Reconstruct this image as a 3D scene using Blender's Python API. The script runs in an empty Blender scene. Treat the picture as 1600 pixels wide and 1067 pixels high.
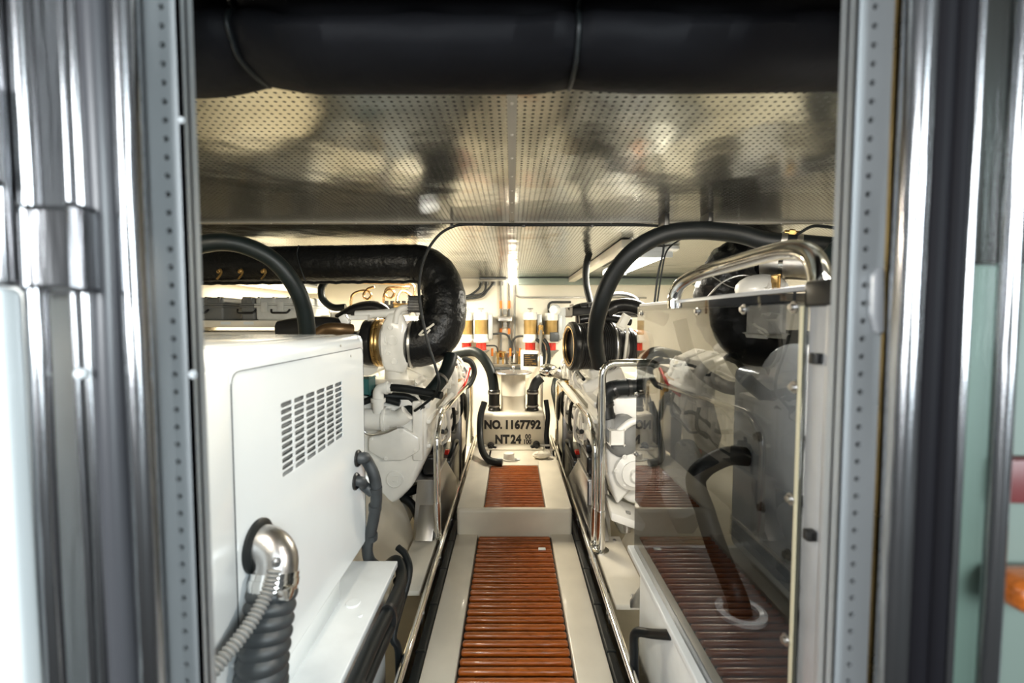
import bpy, bmesh, math, random
from mathutils import Vector, Matrix, Quaternion, noise
random.seed(7)
PI = math.pi
scene = bpy.context.scene
COL = scene.collection
# ------------------------------------------------------------------ camera geometry
F = 700.0                       # focal length in pixels of a 1600 px wide frame
CAM = Vector((0, 0, 1.30))
PITCH = math.atan(35.5 / F)
FW = Vector((0, math.cos(PITCH), -math.sin(PITCH)))
UP = Vector((0, math.sin(PITCH), math.cos(PITCH)))
def _dir(px, py):
    return FW + Vector(((px - 800) / F, 0, 0)) + UP * (-(py - 533.5) / F)
def W(px, py, Y):
    d = _dir(px, py); return CAM + d * (Y / d.y)
def WX(px, py, X):
    d = _dir(px, py); return CAM + d * (X / d.x)
def WZ(px, py, Z):
    d = _dir(px, py); return CAM + d * ((Z - CAM.z) / d.z)
# ------------------------------------------------------------------ mesh helpers
def V(*a): return Vector(a)
def BM(): return bmesh.new()
def box(bm, lo, hi, bev=0.0, seg=2, rot=None):
    lo = Vector(lo); hi = Vector(hi); c = (lo + hi) / 2; s = hi - lo
    t = bmesh.new(); bmesh.ops.create_cube(t, size=1)
    for v in t.verts: v.co = Vector((v.co.x * s.x, v.co.y * s.y, v.co.z * s.z))
    if bev > 0:
        bmesh.ops.bevel(t, geom=list(t.edges), offset=min(bev, min(abs(x) for x in s) * .49), segments=seg, affect='EDGES', profile=.5)
    m = Matrix.Translation(c)
    if rot is not None: m = m @ rot
    bmesh.ops.transform(t, matrix=m, verts=t.verts)
    merge(bm, t); return bm
def merge(bm, t):
    mp = {}
    for v in t.verts: mp[v] = bm.verts.new(v.co)
    for f in t.faces:
        try: bm.faces.new([mp[v] for v in f.verts])
        except ValueError: pass
    t.free()
def spline(pts, n=8):
    pts = [Vector(p) for p in pts]
    if len(pts) < 3: return pts
    out = []
    P = [pts[0] * 2 - pts[1]] + pts + [pts[-1] * 2 - pts[-2]]
    for i in range(1, len(P) - 2):
        p0, p1, p2, p3 = P[i - 1], P[i], P[i + 1], P[i + 2]
        for k in range(n):
            t = k / n
            out.append(.5 * ((2 * p1) + (p2 - p0) * t + (2 * p0 - 5 * p1 + 4 * p2 - p3) * t * t + (3 * p1 - p0 - 3 * p2 + p3) * t ** 3))
    out.append(pts[-1]); return out
def rounded(pts, r, n=6):
    """polyline with filleted corners"""
    pts = [Vector(p) for p in pts]; out = [pts[0]]
    for i in range(1, len(pts) - 1):
        a, b, c = pts[i - 1], pts[i], pts[i + 1]
        d1 = (a - b); d2 = (c - b)
        q = min(r, d1.length * .49, d2.length * .49)
        s = b + d1.normalized() * q; e = b + d2.normalized() * q
        for k in range(n + 1):
            t = k / n
            out.append(s * (1 - t) ** 2 + b * 2 * t * (1 - t) + e * t * t)
    out.append(pts[-1]); return out
def sweep(bm, pts, r, seg=12, cap=True):
    pts = [Vector(p) for p in pts]; n = len(pts)
    L = [0]
    for i in range(1, n): L.append(L[-1] + (pts[i] - pts[i - 1]).length)
    T = []
    for i in range(n):
        t = (pts[min(i + 1, n - 1)] - pts[max(i - 1, 0)]); T.append(t.normalized() if t.length > 1e-9 else V(0, 0, 1))
    a = V(0, 0, 1) if abs(T[0].z) < .9 else V(0, 1, 0)
    N = (a - T[0] * a.dot(T[0])).normalized(); rings = []
    for i in range(n):
        if i:
            q = T[i - 1].rotation_difference(T[i]); N = q @ N; N = (N - T[i] * N.dot(T[i])).normalized()
        B = T[i].cross(N)
        rr = r(L[i], L[-1]) if callable(r) else r
        rings.append([bm.verts.new(pts[i] + (N * math.cos(2 * PI * k / seg) + B * math.sin(2 * PI * k / seg)) * rr) for k in range(seg)])
    for i in range(n - 1):
        for k in range(seg):
            bm.faces.new([rings[i][k], rings[i][(k + 1) % seg], rings[i + 1][(k + 1) % seg], rings[i + 1][k]])
    if cap:
        bm.faces.new(rings[0][::-1]); bm.faces.new(rings[-1])
    return bm
def resample(pts, step):
    pts = [Vector(p) for p in pts]; out = [pts[0]]; acc = 0
    for i in range(1, len(pts)):
        a, b = pts[i - 1], pts[i]; l = (b - a).length
        if l < 1e-9: continue
        d = step - acc
        while d <= l:
            out.append(a.lerp(b, d / l)); d += step
        acc = l - (d - step)
    if (out[-1] - pts[-1]).length > 1e-4: out.append(pts[-1])
    return out
def tube(bm, pts, r, seg=12, n=8, cap=True): return sweep(bm, spline(pts, n), r, seg, cap)
def bent(bm, pts, r, rad=.05, seg=12): return sweep(bm, rounded(pts, rad), r, seg)
def ribbed(bm, pts, r, amp, pitch, seg=16, n=10):
    p = resample(spline(pts, n), pitch / 6)
    return sweep(bm, p, lambda l, t: r + amp * (abs(math.sin(PI * l / pitch)) - .5), seg)
def cyl(bm, a, b, r, r2=None, seg=24):
    r2 = r if r2 is None else r2; a = Vector(a); b = Vector(b)
    return sweep(bm, [a, b], lambda l, t: r if l < 1e-6 else r2, seg)
def lathe(bm, prof, o, axis=(0, 0, 1), seg=28):
    """prof = [(radius, height)] round the axis through o"""
    ax = Vector(axis).normalized(); o = Vector(o)
    u = (V(1, 0, 0) if abs(ax.x) < .9 else V(0, 1, 0)); u = (u - ax * u.dot(ax)).normalized(); w = ax.cross(u)
    rings = []
    for r, h in prof:
        if r < 1e-6: rings.append([bm.verts.new(o + ax * h)])
        else: rings.append([bm.verts.new(o + ax * h + (u * math.cos(2 * PI * k / seg) + w * math.sin(2 * PI * k / seg)) * r) for k in range(seg)])
    for a, b in zip(rings[:-1], rings[1:]):
        for k in range(seg):
            k2 = (k + 1) % seg
            if len(a) == 1 and len(b) == 1: continue
            if len(a) == 1: bm.faces.new([a[0], b[k2], b[k]])
            elif len(b) == 1: bm.faces.new([a[k], a[k2], b[0]])
            else: bm.faces.new([a[k], a[k2], b[k2], b[k]])
    if prof[0] != prof[-1]:
        if len(rings[0]) > 1: bm.faces.new(rings[0][::-1])
        if len(rings[-1]) > 1: bm.faces.new(rings[-1])
    return bm
def prism(bm, poly, d, bev=0.0, seg=2):
    """poly = 3-D points of one end, d = extrusion vector"""
    t = bmesh.new(); d = Vector(d)
    a = [t.verts.new(Vector(p)) for p in poly]; b = [t.verts.new(Vector(p) + d) for p in poly]
    n = len(a); t.faces.new(a[::-1]); t.faces.new(b)
    for i in range(n): t.faces.new([a[i], a[(i + 1) % n], b[(i + 1) % n], b[i]])
    bmesh.ops.recalc_face_normals(t, faces=t.faces)
    if bev > 0: bmesh.ops.bevel(t, geom=list(t.edges), offset=bev, segments=seg, affect='EDGES', profile=.5, clamp_overlap=True)
    merge(bm, t); return bm
def ball(bm, c, r, sc=(1, 1, 1), u=16, v=10):
    t = bmesh.new(); bmesh.ops.create_uvsphere(t, u_segments=u, v_segments=v, radius=r)
    for q in t.verts: q.co = Vector((q.co.x * sc[0], q.co.y * sc[1], q.co.z * sc[2])) + Vector(c)
    merge(bm, t); return bm
def bolt(bm, p, ax, r=.008, h=.006):
    ax = Vector(ax).normalized(); p = Vector(p)
    cyl(bm, p, p + ax * h * .3, r * 1.35, seg=14); cyl(bm, p + ax * h * .3, p + ax * h, r, seg=6)
def grid_surf(bm, rows, close=False):
    g = [[bm.verts.new(p) for p in r] for r in rows]
    for i in range(len(g) - 1):
        m = len(g[i])
        for k in range(m if close else m - 1):
            bm.faces.new([g[i][k], g[i][(k + 1) % m], g[i + 1][(k + 1) % m], g[i + 1][k]])
    return g
def perf_plate(bm, o, U, Vv, nu, nv, cu, cv, hu, hv, n=16, pw=2.0, thick=None):
    """plate of nu x nv cells of cu x cv, each with a hole of half sizes hu, hv (superellipse power pw) and a wall thick deep"""
    o = Vector(o); U = Vector(U); Vv = Vector(Vv); Nn = U.cross(Vv).normalized()
    for i in range(nu):
        for j in range(nv):
            c = o + U * (i + .5) * cu + Vv * (j + .5) * cv
            ri, ro, rb = [], [], []
            for k in range(n):
                t = 2 * PI * (k + .5) / n; cs, sn = math.cos(t), math.sin(t)
                x = hu * math.copysign(abs(cs) ** (2 / pw), cs); y = hv * math.copysign(abs(sn) ** (2 / pw), sn)
                m = max(abs(cs), abs(sn)); X = cu / 2 * cs / m; Y = cv / 2 * sn / m
                if n % 8 == 0 and (k % (n // 4)) in (n // 8 - 1, n // 8):   # pull to the corner
                    pass
                ri.append(bm.verts.new(c + U * x + Vv * y)); ro.append(bm.verts.new(c + U * X + Vv * Y))
                if thick: rb.append(bm.verts.new(c + U * x + Vv * y - Nn * thick))
            for k in range(n):
                k2 = (k + 1) % n
                q1, q2 = ro[k].co, ro[k2].co
                bm.faces.new([ri[k], ro[k], ro[k2], ri[k2]])
                # corner filler where the two boundary points lie on different sides
                d1 = q1 - c; d2 = q2 - c
                a1, b1 = d1.dot(U), d1.dot(Vv); a2, b2 = d2.dot(U), d2.dot(Vv)
                s1 = abs(abs(a1) - cu / 2) < 1e-7; s2 = abs(abs(a2) - cu / 2) < 1e-7
                if s1 != s2:
                    cc = bm.verts.new(c + U * math.copysign(cu / 2, a1) + Vv * math.copysign(cv / 2, b1))
                    bm.faces.new([ro[k], cc, ro[k2]])
                if thick: bm.faces.new([rb[k], ri[k], ri[k2], rb[k2]])
    return bm
# ------------------------------------------------------------------ object helpers
def finish(bm, ang=38, recalc=True):
    if recalc: bmesh.ops.recalc_face_normals(bm, faces=bm.faces)
    la = math.radians(ang)
    for f in bm.faces: f.smooth = True
    for e in bm.edges:
        if len(e.link_faces) == 2:
            if e.calc_face_angle(0) > la: e.smooth = False
def obj(name, bm, mat, parent=None, ang=38, label=None, recalc=True):
    finish(bm, ang, recalc)
    me = bpy.data.meshes.new(name); 
    loc = None
    if parent is None:
        xs = [v.co for v in bm.verts]
        lo = Vector([min(c[i] for c in xs) for i in range(3)]); hi = Vector([max(c[i] for c in xs) for i in range(3)])
        loc = Vector(((lo.x + hi.x) / 2, (lo.y + hi.y) / 2, lo.z))
        for v in bm.verts: v.co -= loc
    bm.to_mesh(me); bm.free()
    me.materials.append(mat)
    o = bpy.data.objects.new(name, me); COL.objects.link(o)
    if parent is not None:
        o.parent = parent
        if parent.type == 'EMPTY': o.matrix_parent_inverse = Matrix.Translation(-Vector(parent.location))
        elif parent.parent is None: o.matrix_parent_inverse = Matrix.Translation(-Vector(parent.location))
    else: o.location = loc
    if label: o['label'] = label
    return o
def tag(o, label, cat, group=None, kind=None):
    o['label'] = label; o['category'] = cat
    if group: o['group'] = group
    if kind: o['kind'] = kind
    return o
def single(name, bm, mat, label, cat, group=None, ang=38): return tag(obj(name, bm, mat, None, ang), label, cat, group)
def thing(name, loc, label, cat, group=None):
    o = bpy.data.objects.new(name, None); COL.objects.link(o); o.location = Vector(loc); o.empty_display_size = .05
    return tag(o, label, cat, group)
def struct(name, bm, mat, parent=None):
    o = obj(name, bm, mat, parent)
    if parent is None: o['kind'] = 'structure'
    return o
def dup(root, off, label, group=None):
    r = root.copy(); COL.objects.link(r); r.location = root.location + Vector(off); r['label'] = label
    if group: r['group'] = group
    for ch in list(root.children):
        c = ch.copy(); COL.objects.link(c); c.parent = r
        for g in list(ch.children):
            d = g.copy(); COL.objects.link(d); d.parent = c
    return r
def text_bm(s, size, depth, M, offset=0.0, align='LEFT', space=1.0):
    cu = bpy.data.curves.new('lettering', 'FONT'); cu.body = s; cu.size = size; cu.extrude = depth; cu.offset = offset
    cu.align_x = align; cu.space_character = space; cu.resolution_u = 4
    o = bpy.data.objects.new('lettering', cu); COL.objects.link(o)
    bpy.context.view_layer.update()
    me = bpy.data.meshes.new_from_object(o.evaluated_get(bpy.context.evaluated_depsgraph_get()))
    bm = bmesh.new(); bm.from_mesh(me); bmesh.ops.transform(bm, matrix=M, verts=bm.verts)
    bpy.data.objects.remove(o); bpy.data.curves.remove(cu); bpy.data.meshes.remove(me)
    return bm
def facing(pos, right, up):
    r = Vector(right).normalized(); u = Vector(up).normalized(); n = r.cross(u)
    m = Matrix((r, u, n)).transposed().to_4x4(); m.translation = Vector(pos); return m
# ------------------------------------------------------------------ materials
def mat(name, col, rough=.5, metal=0.0, coat=0.0, bump=None, var=None, spec=.5, emit=None, dist=.002, aniso=None):
    m = bpy.data.materials.new(name); m.use_nodes = True
    nt = m.node_tree; b = nt.nodes['Principled BSDF']
    b.inputs['Base Color'].default_value = (*col, 1); b.inputs['Roughness'].default_value = rough; b.inputs['Metallic'].default_value = metal
    b.inputs['Coat Weight'].default_value = coat; b.inputs['Coat Roughness'].default_value = .08; b.inputs['Specular IOR Level'].default_value = spec
    tc = nt.nodes.new('ShaderNodeTexCoord'); geo = nt.nodes.new('ShaderNodeNewGeometry')
    def noise(scale, detail=4, stretch=None):
        n = nt.nodes.new('ShaderNodeTexNoise'); n.inputs['Scale'].default_value = scale; n.inputs['Detail'].default_value = detail
        if stretch:
            mp = nt.nodes.new('ShaderNodeMapping'); mp.inputs['Scale'].default_value = stretch
            nt.links.new(geo.outputs['Position'], mp.inputs['Vector']); nt.links.new(mp.outputs[0], n.inputs['Vector'])
        else: nt.links.new(geo.outputs['Position'], n.inputs['Vector'])
        return n
    if var:
        amt, scale = var[0], var[1]; st = var[2] if len(var) > 2 else None
        n = noise(scale, 5, st); r = nt.nodes.new('ShaderNodeValToRGB')
        r.color_ramp.elements[0].position = .3; r.color_ramp.elements[1].position = .72
        r.color_ramp.elements[0].color = (*[max(0, c * (1 - amt)) for c in col], 1); r.color_ramp.elements[1].color = (*[min(1, c * (1 + amt * .5)) for c in col], 1)
        nt.links.new(n.outputs['Fac'], r.inputs['Fac']); nt.links.new(r.outputs[0], b.inputs['Base Color'])
        mr = nt.nodes.new('ShaderNodeMapRange'); mr.inputs['To Min'].default_value = rough * .8; mr.inputs['To Max'].default_value = min(1, rough * 1.25)
        nt.links.new(n.outputs['Fac'], mr.inputs['Value']); nt.links.new(mr.outputs[0], b.inputs['Roughness'])
    if bump:
        st, scale = bump[0], bump[1]; n = noise(scale, 3, bump[2] if len(bump) > 2 else None)
        bp = nt.nodes.new('ShaderNodeBump'); bp.inputs['Strength'].default_value = st; bp.inputs['Distance'].default_value = dist
        nt.links.new(n.outputs['Fac'], bp.inputs['Height']); nt.links.new(bp.outputs[0], b.inputs['Normal'])
    if emit:
        b.inputs['Emission Color'].default_value = (*emit[0], 1); b.inputs['Emission Strength'].default_value = emit[1]
    return m
cream = mat('cream_gelcoat', (.78, .72, .60), .32, coat=.3, var=(.10, 6), bump=(.15, 30))
creamwall = mat('cream_wall_paint', (.82, .78, .67), .5, var=(.06, 3))
ewhite = mat('white_engine_paint', (.80, .78, .72), .30, coat=.35, var=(.08, 9), bump=(.25, 40))
white = mat('white_powder_coat', (.72, .755, .76), .22, coat=.5, var=(.03, 4))
shelfwhite = mat('white_shelf_paint', (.76, .79, .79), .3, coat=.2, var=(.08, 10), bump=(.2, 30))
chrome = mat('polished_stainless', (.78, .77, .75), .07, 1.0)
ripple = mat('rippled_polished_stainless', (.40, .40, .41), .22, 1.0, bump=(.6, 4, (9, 9, .7)), dist=.006)
steel = mat('brushed_steel', (.50, .49, .48), .28, 1.0, bump=(.2, 60, (1, 1, 14)))
alu = mat('aluminium_extrusion', (.52, .53, .55), .38, .55, var=(.1, 12))
alumatt = mat('satin_aluminium_strip', (.44, .46, .47), .5, .6, var=(.15, 9, (1, 1, .3)))
vinyl = mat('black_vinyl', (.006, .006, .007), .6, bump=(.5, 22), dist=.006, spec=.05)
lagging = mat('black_lagging_cloth', (.005, .0055, .006), .36, bump=(.8, 34, (1, 1, 1)), dist=.008, spec=.3)
rubber = mat('black_rubber', (.007, .009, .0095), .45, var=(.3, 14), spec=.28)
rubbergrey = mat('charcoal_rubber', (.030, .035, .038), .5, var=(.3, 20))
gasket = mat('black_gasket', (.005, .0045, .006), .6, spec=.1)
plastic = mat('black_plastic', (.012, .012, .012), .3)
hosegreen = mat('dark_green_hose', (.005, .009, .009), .4, var=(.3, 14), spec=.28)
teal = mat('teal_paint', (.015, .09, .09), .4)
brass = mat('aged_brass', (.55, .36, .14), .28, 1.0, var=(.35, 18))
copper = mat('copper_pipe', (.50, .32, .16), .25, 1.0)
gold = mat('amber_canister', (.36, .23, .07), .3, .2, coat=.5, var=(.3, 9))
yellow = mat('yellow_filter_paint', (.62, .36, .05), .35, coat=.3)
red = mat('red_plastic', (.62, .02, .01), .25, coat=.4)
orange = mat('orange_sleeve', (.75, .20, .02), .45)
grey = mat('grey_plastic', (.22, .22, .21), .5, var=(.15, 20))
greycase = mat('pale_grey_case', (.60, .60, .56), .5, var=(.1, 20))
darkcase = mat('dark_grey_case', (.16, .16, .15), .55)
greygreen = mat('grey_green_paint', (.24, .29, .26), .5)
palegreen = mat('cabin_green_panel', (.115, .145, .125), .5)
ridge = mat('dull_ceiling_batten', (.30, .29, .26), .55, .4)
bronze = mat('dull_bronze', (.16, .10, .05), .4, .8)
darkpanel = mat('added_dark_panel', (.014, .009, .007), .5, var=(.3, 8), spec=.2)
dimdiff = mat('dim_diffuser', (.9, .88, .8), .5, emit=((1.0, .9, .7), 1.2))
inkblack = mat('black_lettering', (.010, .009, .008), .5)
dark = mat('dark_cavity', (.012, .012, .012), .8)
def teak_mat():
    m = mat('varnished_teak', (.40, .098, .010), .28, coat=.4, var=(.45, 18, (1.2, 14, 14)), bump=(.2, 60, (1, 10, 10)))
    return m
teak = teak_mat()
def perf_mat(name, rough, pitch, hole, col=(.41, .42, .39)):
    m = mat(name, col, rough, 1.0)
    nt = m.node_tree; b = nt.nodes['Principled BSDF']
    geo = nt.nodes.new('ShaderNodeNewGeometry')
    sp = nt.nodes.new('ShaderNodeSeparateXYZ'); nt.links.new(geo.outputs['Position'], sp.inputs[0])
    def mth(op, a, bb=None):
        n = nt.nodes.new('ShaderNodeMath'); n.operation = op
        for i, q in enumerate((a, bb)):
            if q is None: continue
            if isinstance(q, (int, float)): n.inputs[i].default_value = q
            else: nt.links.new(q, n.inputs[i])
        return n.outputs[0]
    def cell(o):
        q = mth('DIVIDE', o, pitch); q = mth('FRACT', mth('ADD', q, 100.0)); q = mth('SUBTRACT', q, .5); return mth('MULTIPLY', q, q)
    d = mth('SQRT', mth('ADD', cell(sp.outputs['X']), cell(sp.outputs['Y'])))
    inside = mth('LESS_THAN', d, hole / pitch)
    mix = nt.nodes.new('ShaderNodeMix'); mix.data_type = 'RGBA'
    nt.links.new(inside, mix.inputs['Factor']); mix.inputs['A'].default_value = (*col, 1); mix.inputs['B'].default_value = (.012, .012, .010, 1)
    nt.links.new(mix.outputs['Result'], b.inputs['Base Color'])
    inv = mth('SUBTRACT', 1.0, inside); nt.links.new(inv, b.inputs['Metallic'])
    r2 = mth('ADD', mth('MULTIPLY', inside, .6), rough); nt.links.new(r2, b.inputs['Roughness'])
    n1 = nt.nodes.new('ShaderNodeTexNoise'); n1.inputs['Scale'].default_value = 2.6; n1.inputs['Detail'].default_value = 2.5
    nt.links.new(geo.outputs['Position'], n1.inputs['Vector'])
    n2 = nt.nodes.new('ShaderNodeTexNoise'); n2.inputs['Scale'].default_value = 26; n2.inputs['Detail'].default_value = 2
    nt.links.new(geo.outputs['Position'], n2.inputs['Vector'])
    h = mth('ADD', n1.outputs['Fac'], mth('MULTIPLY', n2.outputs['Fac'], .035))
    bp = nt.nodes.new('ShaderNodeBump'); bp.inputs['Strength'].default_value = 1.0; bp.inputs['Distance'].default_value = .015
    nt.links.new(h, bp.inputs['Height']); nt.links.new(bp.outputs[0], b.inputs['Normal'])
    return m
perf = perf_mat('perforated_polished_aluminium', .20, .021, .0042)
def glass_mat(name, tint, refl=1.0):
    """thin clear sheet: Schlick reflection on both faces, straight-through tinted transmission"""
    m = bpy.data.materials.new(name); m.use_nodes = True; nt = m.node_tree; nt.nodes.clear()
    o = nt.nodes.new('ShaderNodeOutputMaterial'); mx = nt.nodes.new('ShaderNodeMixShader'); geo = nt.nodes.new('ShaderNodeNewGeometry')
    d = nt.nodes.new('ShaderNodeVectorMath'); d.operation = 'DOT_PRODUCT'
    nt.links.new(geo.outputs['Normal'], d.inputs[0]); nt.links.new(geo.outputs['Incoming'], d.inputs[1])
    def mth(op, a, b=None):
        n = nt.nodes.new('ShaderNodeMath'); n.operation = op
        for i, q in enumerate((a, b)):
            if q is None: continue
            if isinstance(q, (int, float)): n.inputs[i].default_value = q
            else: nt.links.new(q, n.inputs[i])
        return n.outputs[0]
    k = mth('POWER', mth('SUBTRACT', 1.0, mth('ABSOLUTE', d.outputs['Value'])), 5.0)
    fr = mth('ADD', mth('MULTIPLY', k, .96), .04)
    t = nt.nodes.new('ShaderNodeBsdfTransparent'); t.inputs[0].default_value = (*tint, 1)
    g = nt.nodes.new('ShaderNodeBsdfGlossy'); g.inputs['Roughness'].default_value = .02; g.inputs[0].default_value = (refl, refl, refl, 1)
    nt.links.new(fr, mx.inputs[0]); nt.links.new(t.outputs[0], mx.inputs[1]); nt.links.new(g.outputs[0], mx.inputs[2]); nt.links.new(mx.outputs[0], o.inputs[0])
    return m
acrylic = glass_mat('smoked_clear_acrylic', (.40, .41, .42))
acrylic_edge = mat('acrylic_edge_seal', (.52, .48, .34), .4)
clearglass = glass_mat('clear_glass', (.85, .9, .88))
lampwhite = mat('lit_diffuser', (.9, .9, .9), .5, emit=((1.0, .97, .88), 14.0))
bulbmat = mat('lit_bulkhead_lamp', (.9, .9, .9), .5, emit=((1.0, .93, .78), 6.0))

shelfdark = mat('shelf_darkening_grey', (.085, .09, .095), .45, var=(.2, 12))
# ================================================================== THE SETTING
WXL, WXR = -.335, .365           # walkway edges
YB = 5.70                        # bulkhead
ZC = 1.81                        # ceiling
bm = BM()
box(bm, (-2.6, .55, -.42), (2.6, YB, -.34))                                   # bottom of the hull
box(bm, (WXL, .58, -.34), (-.207, 2.65, 0), .006); box(bm, (.234, .58, -.34), (WXR, 2.65, 0), .006)
box(bm, (-.25, .58, -.34), (.25, 2.65, -.07))
# raised rear platform with rounded nosing
box(bm, (WXL, 2.65, -.34), (WXR, 2.70, .15), .022, 4)
box(bm, (WXL, 2.68, -.34), (-.175, 4.9, .15), .005); box(bm, (.208, 2.68, -.34), (WXR, 4.9, .15), .005)
box(bm, (-.2, 2.68, -.34), (.22, 3.48, .09)); box(bm, (-.2, 3.475, -.34), (.22, 4.9, .15), .005)
struct('floor', bm, cream)
bm = BM(); box(bm, (-2.6, .56, ZC), (2.6, 2.395, ZC + .03), .004)
box(bm, (-2.6, 2.415, ZC + .004), (2.6, YB, ZC + .03)); 
ceil = struct('ceiling', bm, perf)
bm = BM()
box(bm, (-.012, .7, ZC - .004), (.012, 2.39, ZC + .001)); box(bm, (-2.5, 2.385, ZC - .005), (2.5, 2.43, ZC + .003)); 
tr = struct('trim_1', bm, ridge)
bm = BM()
for k in range(9): bolt(bm, (0, .9 + k * .18, ZC - .004), (0, 0, -1), .0035, .003)
for k in range(22): bolt(bm, (-2.4 + k * .225, 2.40, ZC - .005), (0, 0, -1), .0035, .003)
obj('screw_heads', bm, steel, tr)
bm = BM(); box(bm, (-2.6, YB, -.4), (2.6, YB + .06, ZC)); struct('wall_back', bm, creamwall)
bm = BM(); box(bm, (-2.66, .5, -.4), (-2.6, YB, ZC)); struct('wall_left', bm, creamwall)
bm = BM(); box(bm, (2.6, .5, -.4), (2.66, YB, ZC)); struct('wall_right', bm, creamwall)
bm = BM()                                                                      # bulkhead with the doorway
box(bm, (-2.6, .53, -.4), (-.48, .58, ZC)); box(bm, (.50, .53, -.4), (2.6, .58, ZC)); box(bm, (-.48, .53, 1.72), (.50, .58, ZC))
struct('wall_front', bm, shelfwhite)
bm = BM(); box(bm, (.08, 5.60, ZC - .085), (2.5, 5.698, ZC - .005), .006); struct('trim_2', bm, greygreen)
# ------------------------------------------------------------------ teak gratings
def grating(x0, x1, y0, y1, ztop, n, label):
    t = thing('teak_grating', ((x0 + x1) / 2, (y0 + y1) / 2, ztop - .03), label, 'grating', 'teak floor gratings in the walkway')
    p = (y1 - y0) / n; bm = BM()
    for k in range(n):
        y = y0 + p * k
        box(bm, (x0 + .004, y + p * .20, ztop - .026), (x1 - .004, y + p * .80, ztop + random.uniform(-.0015, .001)), .0115, 4)
    obj('slats', bm, teak, t)
    bm = BM()
    for x in (x0 + .05, (x0 + x1) / 2, x1 - .05): box(bm, (x - .014, y0 + .006, ztop - .05), (x + .014, y1 - .006, ztop - .0245))
    obj('bearers', bm, mat('dark_teak_bearer', (.10, .03, .008), .6) if 'dark_teak_bearer' not in bpy.data.materials else bpy.data.materials['dark_teak_bearer'], t)
    bm = BM(); box(bm, (x0 + .002, y0 + .002, ztop - .058), (x1 - .002, y1 - .002, ztop - .0505)); obj('gap_shade_sheet', bm, dark, t)  # near-black sheet added below the slats, paints the shade in the gaps
    return t
grating(-.205, .232, .62, 2.645, -.004, 42, 'long varnished teak floor grating on the lower walkway, in front of the step')
grating(-.173, .206, 2.702, 3.472, .150, 18, 'short varnished teak floor grating on the raised platform behind the step')
bm = BM(); box(bm, (.15, 2.46, -.003), (.19, 2.485, .002), .001)
single('paper_scrap', bm, white, 'small white scrap lying on the right end of the far slats of the long grating', 'scrap')
# ------------------------------------------------------------------ walkway edges: black channel + chrome low rail
for s, xe, side in ((-1, WXL, 'left'), (1, WXR, 'right')):
    bm = BM(); x0 = xe + s * .002
    box(bm, (min(x0, x0 + s * .035), .62, -.05), (max(x0, x0 + s * .035), 4.7, .012), .008, 3)
    for k in range(14): box(bm, (min(x0, x0 + s * .037), .8 + k * .29, -.05), (max(x0, x0 + s * .037), .812 + k * .29, .0145), .002)
    single('cable_channel', bm, rubber, f'long black rubber cable channel along the {side} edge of the walkway', 'cable channel', 'black channels along the walkway')
    t = thing('low_rail', (xe + s * .06, 2.6, -.3), f'long polished stainless toe rail running low along the {side} side of the walkway', 'rail', 'low chrome rails')
    bm = BM(); sweep(bm, [(xe + s * .055, .62, .055), (xe + s * .055, 4.72, .055)], .0145, 16); obj('rail_tube', bm, chrome, t)
    bm = BM(); box(bm, (min(xe + s * .072, xe + s * .078), .62, -.3), (max(xe + s * .072, xe + s * .078), 4.72, .03), .002); obj('side_plate', bm, steel, t)
    for k in range(9):
        y = .95 + k * .44
        bm = BM(); box(bm, (xe + s * .055 - .012, y, .01), (xe + s * .055 + .012, y + .02, .045), .004); cyl(bm, (xe + s * .04, y + .01, .055), (xe + s * .036, y + .01, .055), .008); obj('standoff', bm, steel, t)
# ------------------------------------------------------------------ cream side decks and curved fairings
def deck(s, x0, x1, y0, y1, z, label):
    t = thing('deck_plate', ((x0 + x1) / 2, (y0 + y1) / 2, z - .02), label, 'deck plate', 'bolted side deck plates')
    bm = BM(); box(bm, (min(x0, x1), y0, z - .025), (max(x0, x1), y1, z), .004); obj('plate', bm, cream, t)
    for x, y in ((x0 + (x1 - x0) * .2, y1 - .04), (x0 + (x1 - x0) * .75, y1 - .05), (x0 + (x1 - x0) * .55, y0 + .06)):
        bm = BM(); bolt(bm, (x, y, z - .001), (0, 0, 1), .008, .008); obj('bolt', bm, steel, t)
deck(-1, -.425, -.56, 2.0, 2.58, .05, 'cream bolted deck plate beside the left chrome rail, below the curved fairing')
deck(1, .455, .62, 1.9, 2.52, .05, 'cream bolted deck plate beside the right chrome rail, below the clear guard')
def fairing(name, A, B, label, thick=.02):
    A = spline(A, 6); B = spline(B, 6); n = min(len(A), len(B)); rows = []
    for j in range(9):
        t = j / 8; rows.append([A[i].lerp(B[i], t) + V(0, 0, -.05 * math.sin(PI * t)) for i in range(n)])
    bm = BM(); grid_surf(bm, rows); bmesh.ops.solidify(bm, geom=list(bm.faces), thickness=thick)
    return single(name, bm, cream, label, 'fairing')
fairing('curved_fairing', [W(572, 738, 2.55), W(605, 757, 2.57), W(632, 793, 2.58), W(646, 832, 2.58)],
        [W(535, 905, 1.82), W(570, 925, 1.88), W(605, 940, 1.95), W(632, 945, 2.0)], 'cream curved fairing sweeping down to the left deck plate behind the white cabinet')
fairing('curved_fairing', [W(1020, 730, 2.5), W(1005, 775, 2.5), W(985, 820, 2.5), W(962, 862, 2.5)],
        [W(1075, 860, 1.95), W(1050, 890, 1.95), W(1020, 925, 1.93), W(990, 945, 1.93)], 'cream sloped fairing rising from the right deck plate behind the clear guard')
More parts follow.
